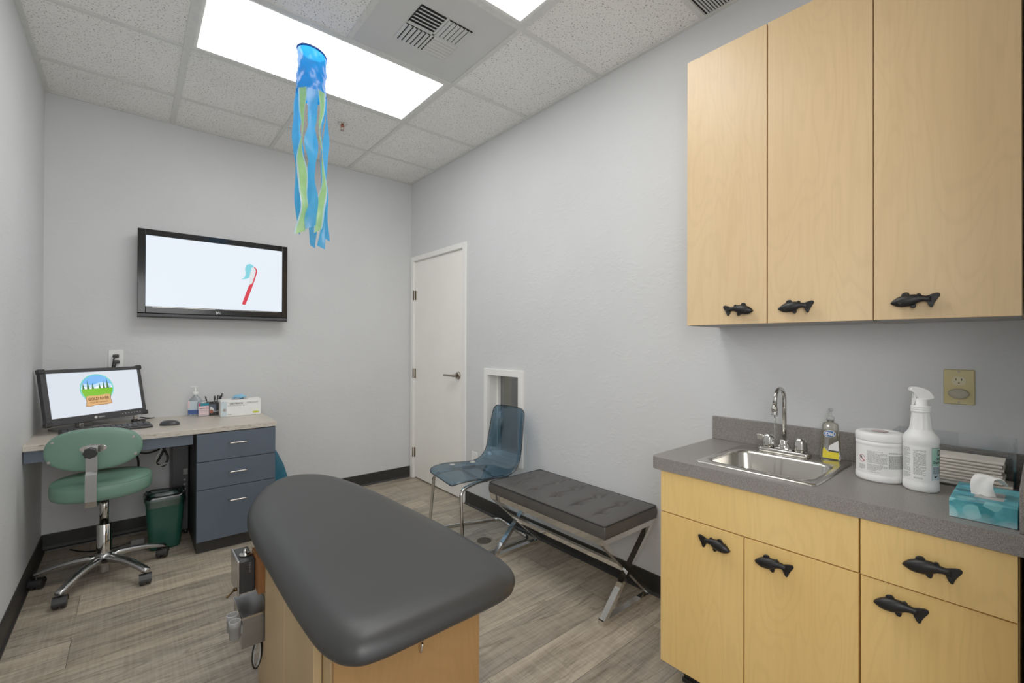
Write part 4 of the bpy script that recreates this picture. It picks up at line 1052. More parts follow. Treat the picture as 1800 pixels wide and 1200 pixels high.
# ------------------------------------------------------------------ tufted bench
bn2 = thing('tufted_bench', 'low grey tufted leather bench on crossed chrome legs against the right wall', 'bench', (1.82, 1.70, 0))
X0b, X1b, Y0b, Y1b, ZT, ZC = 1.612, 2.022, 1.262, 2.108, .452, .375
btn = [(1.728, y) for y in (1.362, 1.512, 1.667, 1.818, 1.965)] + [(1.876, y) for y in (1.372, 1.515, 1.672, 1.820, 1.985)]
def tuft(x, y):
    z = .017 * (max(0, 1 - abs((x - (X0b + X1b) / 2) / .205) ** 4) * max(0, 1 - abs((y - (Y0b + Y1b) / 2) / .423) ** 6)) ** .6
    for bx0, by0 in btn: z -= .020 * math.exp(-((x - bx0) ** 2 + (y - by0) ** 2) / (2 * .016 ** 2))
    for i in range(5):
        ya, yb = btn[i][1], btn[i + 5][1]
        yl_ = ya + (yb - ya) * (x - 1.728) / .148 + .012 * math.sin((x - X0b) * 14)
        z -= .011 * math.exp(-((y - yl_) / .0048) ** 2) * math.exp(-max(0, abs(x - 1.802) - .10) ** 2 / .0016)
    return ZT + z
b = MB(); nx, ny = 84, 170; g = []
for i in range(nx + 1):
    row = []
    for j in range(ny + 1):
        x, y = X0b + (X1b - X0b) * i / nx, Y0b + (Y1b - Y0b) * j / ny
        row.append(b.bm.verts.new((x, y, tuft(x, y))))
    g.append(row)
for i in range(nx):
    for j in range(ny): f = b.bm.faces.new((g[i][j], g[i + 1][j], g[i + 1][j + 1], g[i][j + 1])); f.smooth = True
bord = [g[i][0] for i in range(nx)] + [g[nx][j] for j in range(ny)] + [g[i][ny] for i in range(nx, 0, -1)] + [g[0][j] for j in range(ny, 0, -1)]
prev = bord
for k in range(1, 7):
    t_ = k / 6; bul = .0035 * math.sin(PI * t_)
    cur = []
    for v in bord:
        ox = (-1 if abs(v.co.x - X0b) < 1e-4 else 1 if abs(v.co.x - X1b) < 1e-4 else 0); oy = (-1 if abs(v.co.y - Y0b) < 1e-4 else 1 if abs(v.co.y - Y1b) < 1e-4 else 0)
        cur.append(b.bm.verts.new((v.co.x + ox * bul, v.co.y + oy * bul, ZT + (ZC + .018 - ZT) * t_)))
    for i in range(len(bord)):
        j = (i + 1) % len(bord); f = b.bm.faces.new((prev[i], prev[j], cur[j], cur[i])); f.smooth = True
    prev = cur
b.bm.faces.new(prev)
cu = b.build('seat_cushion', 'bench_leather', bn2)
b = MB(); b.tube([(x, y, ZT + .001) for x, y in rrect((X0b + X1b) / 2, (Y0b + Y1b) / 2, X1b - X0b + .002, Y1b - Y0b + .002, .012)], .0042, 8, True); b.build('piping', 'bench_pipe', cu)
for x, y in btn:
    b = MB(); b.sphere((x, y, tuft(x, y) + .003), .0105, .0105, .0045, 16, 8); b.build('tuft_button', 'bench_leather', cu)
def bar(b, p, q, w_, h_, upv=(0, 1, 0)):
    p, q = Vector(p), Vector(q); t_ = (q - p).normalized(); s_ = Vector(upv); s_ = (s_ - t_ * s_.dot(t_)).normalized(); r_ = t_.cross(s_)
    b.rings([[tuple(o_ + s_ * (a * w_ / 2) + r_ * (c * h_ / 2)) for a, c in ((-1, -1), (1, -1), (1, 1), (-1, 1))] for o_ in (p, q)], True, True, True, False)
b = MB(); zf = .379
bar(b, (1.625, Y0b + .01, zf), (1.625, Y1b - .01, zf), .030, .028, (0, 0, 1)); bar(b, (2.008, Y0b + .01, zf), (2.008, Y1b - .01, zf), .030, .028, (0, 0, 1))
for y in (Y0b + .022, Y1b - .022): bar(b, (1.612, y, zf), (2.021, y, zf), .030, .030, (0, 0, 1))
b.build('seat_rail', 'bench_chrome', bn2)
for y in (1.288, 2.090):
    b = MB(); bar(b, (1.628, y, .366), (2.006, y, .012), .030, .022); b.build('cross_leg', 'bench_chrome', bn2)
    b = MB(); bar(b, (2.006, y + .0005, .366), (1.628, y + .0005, .012), .0295, .0215); b.build('cross_leg', 'bench_chrome', bn2)
    b = MB(); bar(b, (1.617, y - .0005, .013), (2.014, y - .0005, .013), .0305, .0225); b.build('foot_bar', 'bench_chrome', bn2)
b = MB(); bar(b, (1.817, 1.29, .189), (1.817, 2.09, .189), .022, .022, (0, 0, 1)); b.build('stretcher', 'bench_chrome', bn2)

# ------------------------------------------------------------------ clear blue chair
ch = thing('clear_chair', 'transparent smoky blue plastic chair with chrome cantilever legs under the window', 'chair', (1.72, 2.36, 0), math.radians(8.5 + 90))
# local frame: +x = sitter's... rotate so that local y points to the chair front
fa = math.radians(171.5); F_, S_ = Vector((math.cos(fa), math.sin(fa), 0)), Vector((-math.sin(fa), math.cos(fa), 0)) * -1
o0 = Vector((1.735, 2.383, 0))
W = lambda s_, f_, z: tuple(o0 + S_ * s_ + F_ * f_ + Vector((0, 0, z)))
prof = [(.266, .424, .150), (.2645, .428, .172), (.258, .435, .190), (.240, .444, .205), (.17, .447, .218), (.08, .440, .221), (0, .434, .223), (-.07, .432, .224), (-.13, .440, .224), (-.175, .465, .224), (-.205, .505, .222), (-.222, .56, .220), (-.236, .63, .216), (-.248, .70, .211), (-.258, .76, .205), (-.268, .805, .198), (-.276, .823, .184), (-.280, .832, .164)]
pp = smooth_path([(f_, z, w_) for f_, z, w_ in prof], 3)
b = MB(); g = []; n = 16
for i, (f_, z, w_) in enumerate(pp):
    row = []
    back = min(1, max(0, (z - .45) / .25)) if f_ < -.1 else 0
    for j in range(n + 1):
        c = -1 + 2 * j / n; e = abs(c) ** 2.6
        row.append(W(w_ * c, f_ + back * .045 * e + (.0 if f_ > -.1 else .035 * e * (1 - back)), z + (1 - back) * .010 * e * min(1, max(0, (.24 - f_) / .12))))
    g.append(row)
up_ = [[b.bm.verts.new(p) for p in r] for r in g]
for i in range(len(g) - 1):
    for j in range(n): f = b.bm.faces.new((up_[i][j], up_[i][j + 1], up_[i + 1][j + 1], up_[i + 1][j])); f.smooth = True
bmesh.ops.recalc_face_normals(b.bm, faces=b.bm.faces)
bmesh.ops.solidify(b.bm, geom=b.bm.faces[:], thickness=.006)
for f in b.bm.faces: f.smooth = True
shell = b.build('seat_shell', 'shell', ch)
b = MB(); loop = [g[i][0] for i in range(len(g))] + g[-1][1:-1] + [g[i][n] for i in range(len(g) - 1, -1, -1)] + g[0][1:-1][::-1]
b.tube(loop, .0032, 6, True)
part(b.build('shell_edge', glassy('shell_rim', (.05, .075, .10), .12, .08), shell), 'darker rim of the shell')
for s_, f_ in ((.170, .112), (.165, -.040)):
    b = MB(); q_ = W(s_, f_, .456); b.lathe(q_, [(.019, -.008), (.020, -.004), (.018, 0), (.008, .002)], 20); b.build('fixing_cap', 'cable_grey', ch)
b = MB()
for s_ in (-1, 1):
    b.tube(fillet([W(s_ * .13, -.13, .418), W(s_ * .165, .08, .425), W(s_ * .198, .222, .405), W(s_ * .225, .235, .25), W(s_ * .262, .222, .0115), W(s_ * .232, -.245, .0115), W(s_ * .10, -.275, .0115)], .05, 7) if False else fillet([W(s_ * .13, -.13, .420), W(s_ * .17, .10, .424), W(s_ * .205, .226, .405), W(s_ * .262, .238, .0115), W(s_ * .196, -.265, .0115), W(0, -.265, .0115)], .045, 7), .0108, 12)
b.tube([W(-.14, -.06, .419), W(.14, -.06, .419)], .009, 10); b.tube([W(-.16, .06, .421), W(.16, .06, .421)], .009, 10)
b.build('chrome_frame', 'chrome', ch)
b = MB(); b.cyl((1.738, 2.326, .0), (1.738, 2.326, .003), .047, 32, .046); dc = tag(b.build('floor_drain', 'drain', origin=(1.738, 2.326, 0)), 'round grey metal cover plate set in the floor under the clear chair', 'drain cover')

# ------------------------------------------------------------------ fish handles
def fish(parent, y, z, xf, flip=False, name='fish_handle'):
    s_ = 1.0e-4; sg = -1 if not flip else 1
    # fish along local X (nose at 0, tail at +1080), seen looking toward +x; image right = -y
    def T(px, pz, d): return (xf - d, y + sg * (px - 540) * s_, z + (pz - 40) * s_ * 1.27)
    b = MB(); rs = []
    for px, top, bot, dd in ((0, -5, -18, .002), (20, 25, -38, .005), (60, 60, -60, .0075), (150, 118, -98, .0115), (250, 156, -112, .0135), (400, 178, -104, .014), (550, 180, -62, .0125), (650, 160, -12, .0095), (750, 137, 4, .0078), (840, 130, -14, .006), (900, 128, -35, .004)):
        c, h_ = (top + bot) / 2, (top - bot) / 2
        rs.append([T(px, c + h_ * math.sin(t_), .021 + dd * math.cos(t_)) for t_ in [2 * PI * i / 18 for i in range(18)]])
    b.rings(rs)
    def fin(pts, th=.0042):
        o_ = Vector((xf - .021 - th / 2, y, z)); b.prism([(sg * (px - 540) * s_, (pz - 40) * s_ * 1.27) for px, pz in pts], o_, (0, 1, 0), (0, 0, 1), th, .0012)
    fin([(800, 130), (900, 158), (1010, 186), (1075, 176), (1095, 145), (1075, 95), (1010, 40), (968, -20), (955, -70), (940, -125), (895, -142), (848, -100), (812, -30), (790, 8)], .006)
    fin([(240, 130), (256, 200), (320, 232), (400, 230), (440, 178), (400, 140)], .006); fin([(575, 155), (605, 196), (665, 196), (700, 148)], .006)
    fin([(425, -60), (448, -115), (500, -150), (556, -138), (580, -75), (560, -25)], .006); fin([(180, -20), (230, 10), (290, 5), (270, -45), (220, -60)], .026)
    for px in (260, 700): 
        a_ = T(px, 50, 0); b.cyl(a_, T(px, 50, .016), .0045, 10)
    return b.build(name, 'iron', parent)

# ------------------------------------------------------------------ upper cabinets
XU = 1.753
def upper(y0, y1, doors, label):
    t = thing('wall_cabinet', label, 'cabinet', (1.9, (y0 + y1) / 2, 1.345), 0, 'maple wall cabinets')
    b = MB(); b.box(XU + .020, XR - .001, y0, y1, 1.347, 2.431); part(b.build('cabinet_case', 'maple_up', t), 'cabinet case')
    b = MB(); b.box(XU + .022, XR - .003, y0 + .002, y1 - .002, 1.3435, 1.3465); b.build('underside', 'cab_under', t)
    b = MB(); b.box(XU + .0185, XU + .0198, y0 + .001, y1 - .001, 1.349, 2.430); b.build('door_gap_shade', 'cab_dark', t)
    for (a, c, fy, fl) in doors:
        b = MB(); b.box(XU, XU + .018, a, c, 1.345, 2.433, .001); d_ = b.build('door', 'maple_up', t)
        fish(d_, fy, 1.398, XU, fl)
    return t
upper(.344, .953, [(.6475, .9525, .739, True), (.3425, .6435, .548, False)], 'double-door maple wall cabinet above the sink')
upper(.036, .342, [(.036, .3395, .242, False)], 'single-door maple wall cabinet at the right edge of the photo')

# ------------------------------------------------------------------ base cabinets
XBc = 1.524
def base(y0, y1, label): return thing('base_cabinet', label, 'cabinet', (1.78, (y0 + y1) / 2, 0), 0, 'maple base cabinets')
def carcass(t, y0, y1, toe0):
    b = MB(); b.box(XBc + .020, XR - .02, y0, y1, .087, .796 if y0 < .3 else .69); 
    if y0 > .3: b.box(XBc + .020, XBc + .036, y0, y1, .69, .796); b.box(XBc + .036, XR - .02, y1 - .016, y1, .69, .796); b.box(XBc + .036, XR - .02, y0, y0 + .016, .69, .796)
    b.build('cabinet_case', 'maple_low', t)
    b = MB(); b.box(XBc + .0185, XBc + .0198, y0 + .001, y1 - .001, .089, .795); b.build('front_gap_shade', 'cab_dark', t)
    b = MB(); b.box(XBc + .072, XR - .02, y0, y1 - toe0, 0, .0865); b.box(XBc + .064, XBc + .072, y0, y1 - toe0 + (.004 if toe0 else 0), 0, .018, .003); b.build('toe_kick', 'base_black', t)
t = base(.328, .932, 'double-door maple base cabinet under the sink'); carcass(t, .328, .932, .055)
b = MB(); b.box(XBc, XBc + .018, .3285, .9315, .6445, .795, .001); b.build('false_drawer_front', 'maple_drawer', t)
for a, c, fy, fl in ((.633, .9315, .719, True), (.3285, .629, .535, False)):
    b = MB(); b.box(XBc, XBc + .018, a, c, .085, .6405, .001); d_ = b.build('door', 'maple_low', t); fish(d_, fy, .594, XBc, fl)
t = base(.036, .326, 'maple base cabinet with a drawer above one door, nearest the right edge'); carcass(t, .036, .326, 0)
b = MB(); b.box(XBc - .004, XBc + .014, .038, .3235, .6445, .795, .001); d_ = b.build('drawer', 'maple_drawer', t); fish(d_, .179, .720, XBc - .004, False)
b = MB(); b.box(XBc, XBc + .018, .038, .3235, .085, .6405, .001); d_ = b.build('door', 'maple_low', t); fish(d_, .238, .597, XBc, False)

# ------------------------------------------------------------------ countertop, sink, faucet
ZK = .842
ct = thing('countertop', 'speckled grey laminate countertop with backsplash over the maple base cabinets', 'countertop', (1.77, .50, ZK))
hx0, hx1, hy0, hy1 = 1.596, 1.874, .460, .804
b = MB(); z0 = .797
b.prism([(hy1, 1.515), (.945, 1.515), (.962, 1.520), (.970, 1.532), (.972, 1.55), (.972, XR - .001), (hy1, XR - .001)], (0, 0, z0), (0, 1, 0), (1, 0, 0), -(ZK - z0) if False else (ZK - z0))
b.xform(Matrix.Translation((0, 0, 0)))
zs = [v.co.z for v in b.bm.verts]
if min(zs) < z0 - 1e-6: b.xform(Matrix.Translation((0, 0, ZK - z0)))
b.box(1.515, XR - .001, .030, hy0, z0, ZK); b.box(1.515, hx0, hy0, hy1, z0, ZK); b.box(hx1, XR - .001, hy0, hy1, z0, ZK)
b.build('worktop', 'counter', ct)
b = MB(); b.box(XR - .021, XR - .001, .036, .972, ZK, .944, .002); b.build('backsplash', 'counter', ct)
b = MB(); b.box(1.535, XR - .021, .018, .036, ZK, .944, .002); b.build('side_splash', 'counter', ct)
b = MB(); b.box(1.515, XR - .001, .018, .030, z0, ZK); b.build('end_strip', 'counter', ct)
sk = thing('sink', 'rectangular stainless steel bar sink set into the grey counter', 'sink', (1.76, .63, .70))
b = MB(); rc = lambda x0, x1, y0, y1, r_, z: [(x, y, z) for x, y in rrect((x0 + x1) / 2, (y0 + y1) / 2, x1 - x0, y1 - y0, r_, 8)]
b.rings([rc(1.562, 1.972, .440, .822, .022, ZK + .0006), rc(1.563, 1.971, .441, .821, .022, ZK + .0045), rc(1.572, 1.962, .449, .813, .022, ZK + .0065), rc(1.598, 1.878, .462, .802, .048, ZK + .0060), rc(1.603, 1.872, .467, .797, .050, ZK + .0035), rc(1.606, 1.868, .470, .794, .050, ZK - .006), rc(1.612, 1.862, .476, .788, .052, ZK - .085), rc(1.624, 1.850, .488, .776, .052, ZK - .112), rc(1.655, 1.820, .52, .745, .045, ZK - .122), rc(1.71, 1.77, .60, .66, .028, ZK - .124)], True, False, True)
b.build('sink_basin', 'steel', sk)
b = MB(); b.lathe((1.74, .63, ZK - .1238), [(.030, 0), (.030, .002), (.024, .0024), (.020, .0008)], 24); b.build('drain_ring', 'chrome', sk)
fx = 1.928
fa_ = thing('faucet', 'chrome gooseneck bar faucet with two knob handles behind the sink', 'faucet', (fx, .648, ZK + .006))
z0 = ZK + .0062
b = MB(); b.rings([[(x, y, z) for x, y in rrect(fx, .648, w_, d_, .012)] for w_, d_, z in ((.050, .176, z0), (.050, .176, z0 + .012), (.044, .168, z0 + .016))]); 
b.rings([[(x, y, z) for x, y in rrect(fx, .648, w_, d_, .01)] for w_, d_, z in ((.044, .075, z0 + .014), (.038, .050, z0 + .024))]); b.build('faucet_deck', 'chrome', fa_)
b = MB(); b.lathe((fx, .648, z0), [(.022, .022), (.022, .028), (.017, .036), (.014, .042), (.015, .050), (.012, .054)], 24); b.build('spout_base', 'chrome', fa_)
arc = [(fx, .648, z0 + .05), (fx, .648, z0 + .205)] + [(fx - .047 + .047 * math.cos(a), .648, z0 + .205 + .047 * math.sin(a)) for a in [PI * .92 * k / 16 for k in range(1, 17)]]
arc.append((fx - .0965, .648, z0 + .190))
b = MB(); b.tube(arc, .0078, 16); b.build('spout', 'chrome', fa_)
tipx = fx - .0965
b = MB(); b.lathe((tipx, .648, z0 + .192), [(.0085, 0), (.011, -.004), (.011, -.008), (.0125, -.009), (.0125, -.012), (.011, -.013), (.011, -.030), (.0122, -.031), (.0122, -.034), (.008, -.0345)], 20); b.build('aerator', 'chrome', fa_)
def knob(y, wing):
    b = MB(); rs = []
    for r_, z in ((.019, .0145), (.0225, .018), (.023, .028), (.021, .052), (.0165, .066), (.009, .068)):
        rs.append([(fx + r_ * (1 - (.10 if .018 < z < .055 else 0) * (.5 + .5 * math.cos(6 * t_))) * math.cos(t_), y + r_ * (1 - (.10 if .018 < z < .055 else 0) * (.5 + .5 * math.cos(6 * t_))) * math.sin(t_), z0 + z) for t_ in [2 * PI * i / 48 for i in range(48)]])
    b.rings(rs); o_ = b.build('faucet_knob', 'chrome', fa_)
    if wing:
        b = MB(); b.box(fx - .006, fx + .006, y + .018, y + .044, z0 + .040, z0 + .062, .003); b.build('knob_wing', 'steel', o_)
knob(.703, True); knob(.592, False)
b = MB(); b.tube([(tipx, .648, z0 + .157), (tipx, .648, z0 + .10), (tipx, .6482, z0 + .05), (tipx, .6485, ZK - .11)], .002, 8, rads=[.0024, .0018, .0019, .0021]); tag(b.build('water_stream', 'water', origin=(tipx, .648, ZK - .11)), 'thin stream of water falling from the faucet into the sink', 'water')

# ------------------------------------------------------------------ things on the counter
sb = thing('soap_bottle', 'clear hand soap bottle with yellow label and pump beside the faucet', 'soap bottle', (1.968, .508, ZK), math.radians(-90 + 22))
b = MB(); rs = []
for z, w_, d_ in ((.001, .058, .034), (.006, .064, .040), (.05, .060, .038), (.10, .054, .035), (.130, .050, .032), (.138, .044, .028), (.141, .022, .022), (.150, .021, .021)):
    rs.append([(x, y, z) for x, y in rrect(0, 0, w_, d_, min(.012, d_ * .4))])
b.rings(rs); b.build('bottle_body', 'soap', sb, local=True)
b = MB(); yl_ = lambda z: -(.0200 - (z - .006) * .020)
Q = lambda x, z, k=1: (x, yl_(z) - .0006 * k, z)
b.mi = 0; b.poly([Q(-.027, .014), Q(.022, .010), Q(.022, .034), Q(-.012, .037), Q(-.022, .052), Q(-.026, .040)])
b.mi = 1; b.poly([Q(-.010, .039), Q(.022, .036), Q(.021, .078), Q(-.006, .058)])
b.mi = 2; b.poly([Q(-.010, .0385, 2), Q(.022, .0355, 2), Q(.022, .040, 2), Q(-.010, .043, 2)])
b.mi = 3; b.poly([Q(.0185 * math.cos(t_) - .005, .101 + .0125 * math.sin(t_), 1) for t_ in [2 * PI * i / 32 for i in range(32)]])
b.mi = 4; b.poly([Q(.017 * math.cos(t_) - .005, .101 + .011 * math.sin(t_), 2) for t_ in [2 * PI * i / 32 for i in range(32)]])
b.mi = 5; b.poly([Q(.006 * math.cos(t_) - .017, .056 + .006 * math.sin(t_), 2) for t_ in [2 * PI * i / 20 for i in range(20)]])
b.build('bottle_label', ['soap_yellow', 'label_white', 'ink_dark', 'label_white', 'soap_blue', 'mid_grey'], sb, local=True)
text_mesh('Dial', .0165, 'label_white', 'lettering', sb, frame((-.005, yl_(.101) - .0022, .1005), (1, 0, 0), (0, .02, 1)), bold=.0005, local=True, xscale=.95)
b = MB(); b.lathe((0, 0, .149), [(.0125, 0), (.0128, .012), (.008, .014), (.0045, .015), (.0045, .034), (.006, .036), (.006, .042)], 18); b.box(-.006, .006, -.028, .006, .186, .193, .002); b.build('pump_head', 'pump_clear', sb, local=True)
# wipes tub
tcx, tcy, tr = 1.822, .338, .0615
tb = thing('wipes_tub', 'wide white disinfectant wipes tub with printed label on the counter', 'tub', (tcx, tcy, ZK))
b = MB(); b.lathe((tcx, tcy, ZK), [(.0585, .001), (.0615, .006), (.0615, .020), (.0600, .022), (.0600, .112), (.0612, .114), (.0612, .124), (.056, .125)], 56); b.build('tub_body', 'white_bottle', tb)
b = MB(); b.lathe((tcx, tcy, ZK), [(.0615, .1255), (.0622, .127), (.0622, .143), (.060, .149), (.055, .151), (.035, .152), (.034, .1505), (.02, .1505)], 56); ld = b.build('tub_lid', 'white_bottle', tb)
b = MB(); b.lathe((tcx, tcy, ZK + .1522), [(.022, 0), (.020, .0006), (.012, .0007)], 24); part(b.build('lid_mark', 'faint_mark', ld), 'faint round pinkish mark on the lid')
ta = math.atan2(-tcy, -tcx); rl = .0603
b = MB(); wrap_patch(b, tcx, tcy, rl, ta - 1.6, ta + 1.6, ZK + .024, ZK + .110, 40); lb_ = b.build('tub_label', 'label_white', tb)
b = MB(); b.mi = 0
# seen from the camera, left to right = increasing angle
wrap_lines(b, tcx, tcy, rl + .0003, ta - .52, ta + .30, ZK + .030, ZK + .096, 26, seed=1); wrap_lines(b, tcx, tcy, rl + .0003, ta + .36, ta + 1.30, ZK + .046, ZK + .096, 22, seed=2, h=.7)
wrap_lines(b, tcx, tcy, rl + .0003, ta - 1.0, ta - .62, ZK + .034, ZK + .050, 6, seed=3)
b.mi = 1
for k in range(24):
    a0 = 2 * PI * k / 24; a1 = a0 + 2 * PI / 24; 
    P2 = [(-.80 + .20 * math.cos(a) * .9, .068 + .0115 * math.sin(a)) for a in (a0, a1)] + [(-.80 + .175 * math.cos(a) * .9, .068 + .0100 * math.sin(a)) for a in (a1, a0)]
    b.poly([(tcx + (rl + .0004) * math.cos(ta + a), tcy + (rl + .0004) * math.sin(ta + a), ZK + z) for a, z in P2])
b.poly([(tcx + (rl + .0005) * math.cos(ta + a), tcy + (rl + .0005) * math.sin(ta + a), ZK + z) for a, z in ((-.93, .074), (-.90, .077), (-.67, .062), (-.70, .059))])
b.mi = 2
b.poly([(tcx + (rl + .0004) * math.cos(ta + a), tcy + (rl + .0004) * math.sin(ta + a), ZK + z) for a, z in ((-.92, .068), (-.88, .076), (-.80, .075), (-.82, .068))])
b.build('label_print', ['ink', 'label_red', 'ink_dark'], lb_)
# spray bottle
scx, scy, srr = 1.784, .235, .0412
sy = thing('spray_bottle', 'white trigger spray bottle with mint green label beside the wipes tub', 'spray bottle', (scx, scy, ZK))
b = MB(); b.lathe((scx, scy, ZK), [(.038, .001), (.0412, .006), (.0412, .022), (.0400, .025), (.0400, .138), (.0410, .141), (.0410, .153), (.0385, .160), (.0300, .172), (.0270, .178)], 48, cap1=False)
rs = []
for r_, z, am in ((.0268, .178, 0), (.0256, .184, .05), (.0222, .215, .06), (.0208, .228, .02), (.0205, .231, 0)):
    rs.append([(scx + r_ * (1 - am * (.5 + .5 * math.cos(12 * t_))) * math.cos(t_), scy + r_ * (1 - am * (.5 + .5 * math.cos(12 * t_))) * math.sin(t_), ZK + z) for t_ in [2 * PI * i / 72 for i in range(72)]])
b.rings(rs, True, False, True); b.build('bottle_body', 'white_bottle', sy)
b = MB(); b.lathe((scx, scy, ZK), [(.0228, .2285), (.0232, .230), (.0232, .2345), (.0224, .2352), (.0232, .236), (.0232, .2405), (.0224, .2412), (.0232, .242), (.0232, .246), (.0215, .248), (.0150, .2485), (.0150, .266), (.0142, .268)], 36); b.build('screw_collar', 'white_bottle', sy)
sd = Vector((-.45, .89, 0)).normalized()  # nozzle points away to the left of the picture
vz = Vector((0, 0, 1)); ob = Vector((scx, scy, ZK))
head = [(.027, .302), (.027, .288), (.016, .285), (.011, .266), (-.012, .266), (-.027, .268), (-.029, .273), (-.024, .284), (-.015, .294), (-.002, .300), (.010, .302)]
b = MB(); sw = sd.cross(vz); b.prism([(p, z) for p, z in head], ob - sw * .010, sd, vz, .020, .0025)
b.build('trigger_head', 'white_bottle', sy)
b = MB(); b.prism([(.012, .284), (.019, .286), (.0175, .268), (.020, .252), (.0215, .247), (.0175, .247), (.0135, .265)], ob - sw * .006, sd, vz, .012, .0015); b.build('trigger', 'white_bottle', sy)
sa = math.atan2(-scy, -scx); rl = .0402
b = MB(); wrap_patch(b, scx, scy, rl, sa - 1.5, sa + .52, ZK + .030, ZK + .132, 30); lb1 = b.build('bottle_label', 'label_white', sy)
b = MB(); b.mi = 1; wrap_patch(b, scx, scy, rl + .0002, sa + .60, sa + 1.9, ZK + .036, ZK + .131, 24); b.mi = 0; wrap_patch(b, scx, scy, rl + .0003, sa + .62, sa + 1.88, ZK + .078, ZK + .1285, 24)
b.mi = 2; wrap_patch(b, scx, scy, rl + .0003, sa + .62, sa + 1.88, ZK + .038, ZK + .077, 24)
b.mi = 3; wrap_patch(b, scx, scy, rl + .0004, sa + .60, sa + 1.9, ZK + .1285, ZK + .131, 24); wrap_patch(b, scx, scy, rl + .0004, sa + .60, sa + .62, ZK + .036, ZK + .131, 2)
lb2 = b.build('mint_label', ['label_mint', 'label_white', 'pale_blue', 'ink'], sy)
b = MB(); wrap_lines(b, scx, scy, rl + .0004, sa - 1.25, sa - .62, ZK + .036, ZK + .126, 30, seed=11); wrap_lines(b, scx, scy, rl + .0004, sa - .42, sa + .28, ZK + .050, ZK + .122, 26, seed=12); wrap_lines(b, scx, scy, rl + .0004, sa - .40, sa + .1, ZK + .038, ZK + .043, 2, seed=13)
b.build('label_print', 'ink', lb1)
b = MB(); wrap_lines(b, scx, scy, rl + .0006, sa + .68, sa + 1.4, ZK + .056, ZK + .076, 9, seed=14)
b.poly([(scx + (rl + .0007) * math.cos(sa + a), scy + (rl + .0007) * math.sin(sa + a), ZK + z) for a, z in ((.76, .052), (.80, .053), (.83, .049), (1.05, .0525), (1.05, .050), (.86, .044), (.80, .0455))])
b.build('label_print', 'ink_dark', lb2)
text_mesh('D', .022, 'ink_dark', 'lettering', lb2, bend=(scx, scy, rl + .0008, sa + 1.22, ZK + .116), bold=.0006)
text_mesh('Surface', .0095, 'ink_dark', 'lettering', lb2, bend=(scx, scy, rl + .0008, sa + 1.30, ZK + .099), bold=.0003)
text_mesh('Disinfectant', .0095, 'ink_dark', 'lettering', lb2, bend=(scx, scy, rl + .0008, sa + 1.24, ZK + .0885), bold=.0003)
# acrylic towel holder + folded towels
ah = thing('towel_holder', 'clear acrylic paper towel tray against the backsplash', 'towel holder', (1.955, .18, ZK))
hx0, hx1, hy0, hy1 = 1.895, 2.008, .050, .320
b = MB(); b.box(hx0, hx1, hy0, hy1, ZK + .0006, ZK + .004); b.box(hx1 - .004, hx1, hy0, hy1, ZK + .004, ZK + .150); b.box(hx0, hx1 - .004, hy0, hy0 + .004, ZK + .004, ZK + .150); b.box(hx0, hx1 - .004, hy1 - .004, hy1, ZK + .004, ZK + .150); b.box(hx0, hx0 + .004, hy0 + .004, hy1 - .004, ZK + .004, ZK + .022)
b.build('tray', 'acrylic', ah)
b = MB(); b.box(hx0 + .0006, hx0 + .006, hy0 + .0004, hy0 + .0062, ZK + .0225, ZK + .151); b.build('corner_post', glassy('acrylic_edge', (.62, .64, .66), .2, .1), ah)
rnd = random.Random(21)
lbs = ['topmost folded paper towel in the clear tray', 'second folded paper towel from the top of the tray stack', 'third folded paper towel from the top of the tray stack', 'fourth folded paper towel from the top of the tray stack', 'fifth folded paper towel from the top of the tray stack', 'fourth folded paper towel from the bottom of the tray stack', 'third folded paper towel from the bottom of the tray stack', 'second folded paper towel from the bottom of the tray stack', 'lowest folded paper towel on the floor of the clear tray']
for k in range(9):
    z = ZK + .0045 + (8 - k) * .0094; dy = rnd.uniform(-.004, .004); dx = rnd.uniform(0, .005)
    y0, y1 = (.076 + dy, .312), (.058, .314); yy0 = y0[0] if k < 7 else .057
    b = MB(); prof = []
    x0, x1 = hx0 + .006 + dx, hx1 - .010
    m = 7
    pts = [(x0 + .003, .0003), (x0 - .000, .002), (x0 - .0006, .0045), (x0 + .0004, .0070), (x0 + .004, .0088), (x1, .0088), (x1, .0003)]
    b.prism([(p[0], p[1]) for p in pts], (0, yy0, z), (1, 0, 0), (0, 0, 1), -(y0[1] - yy0) if False else -(y0[1] - yy0))
    o_ = b.build('paper_towel', 'towel', origin=(1.95, .19, z)); tag(o_, lbs[k], 'paper towel', 'folded paper towels in the tray')
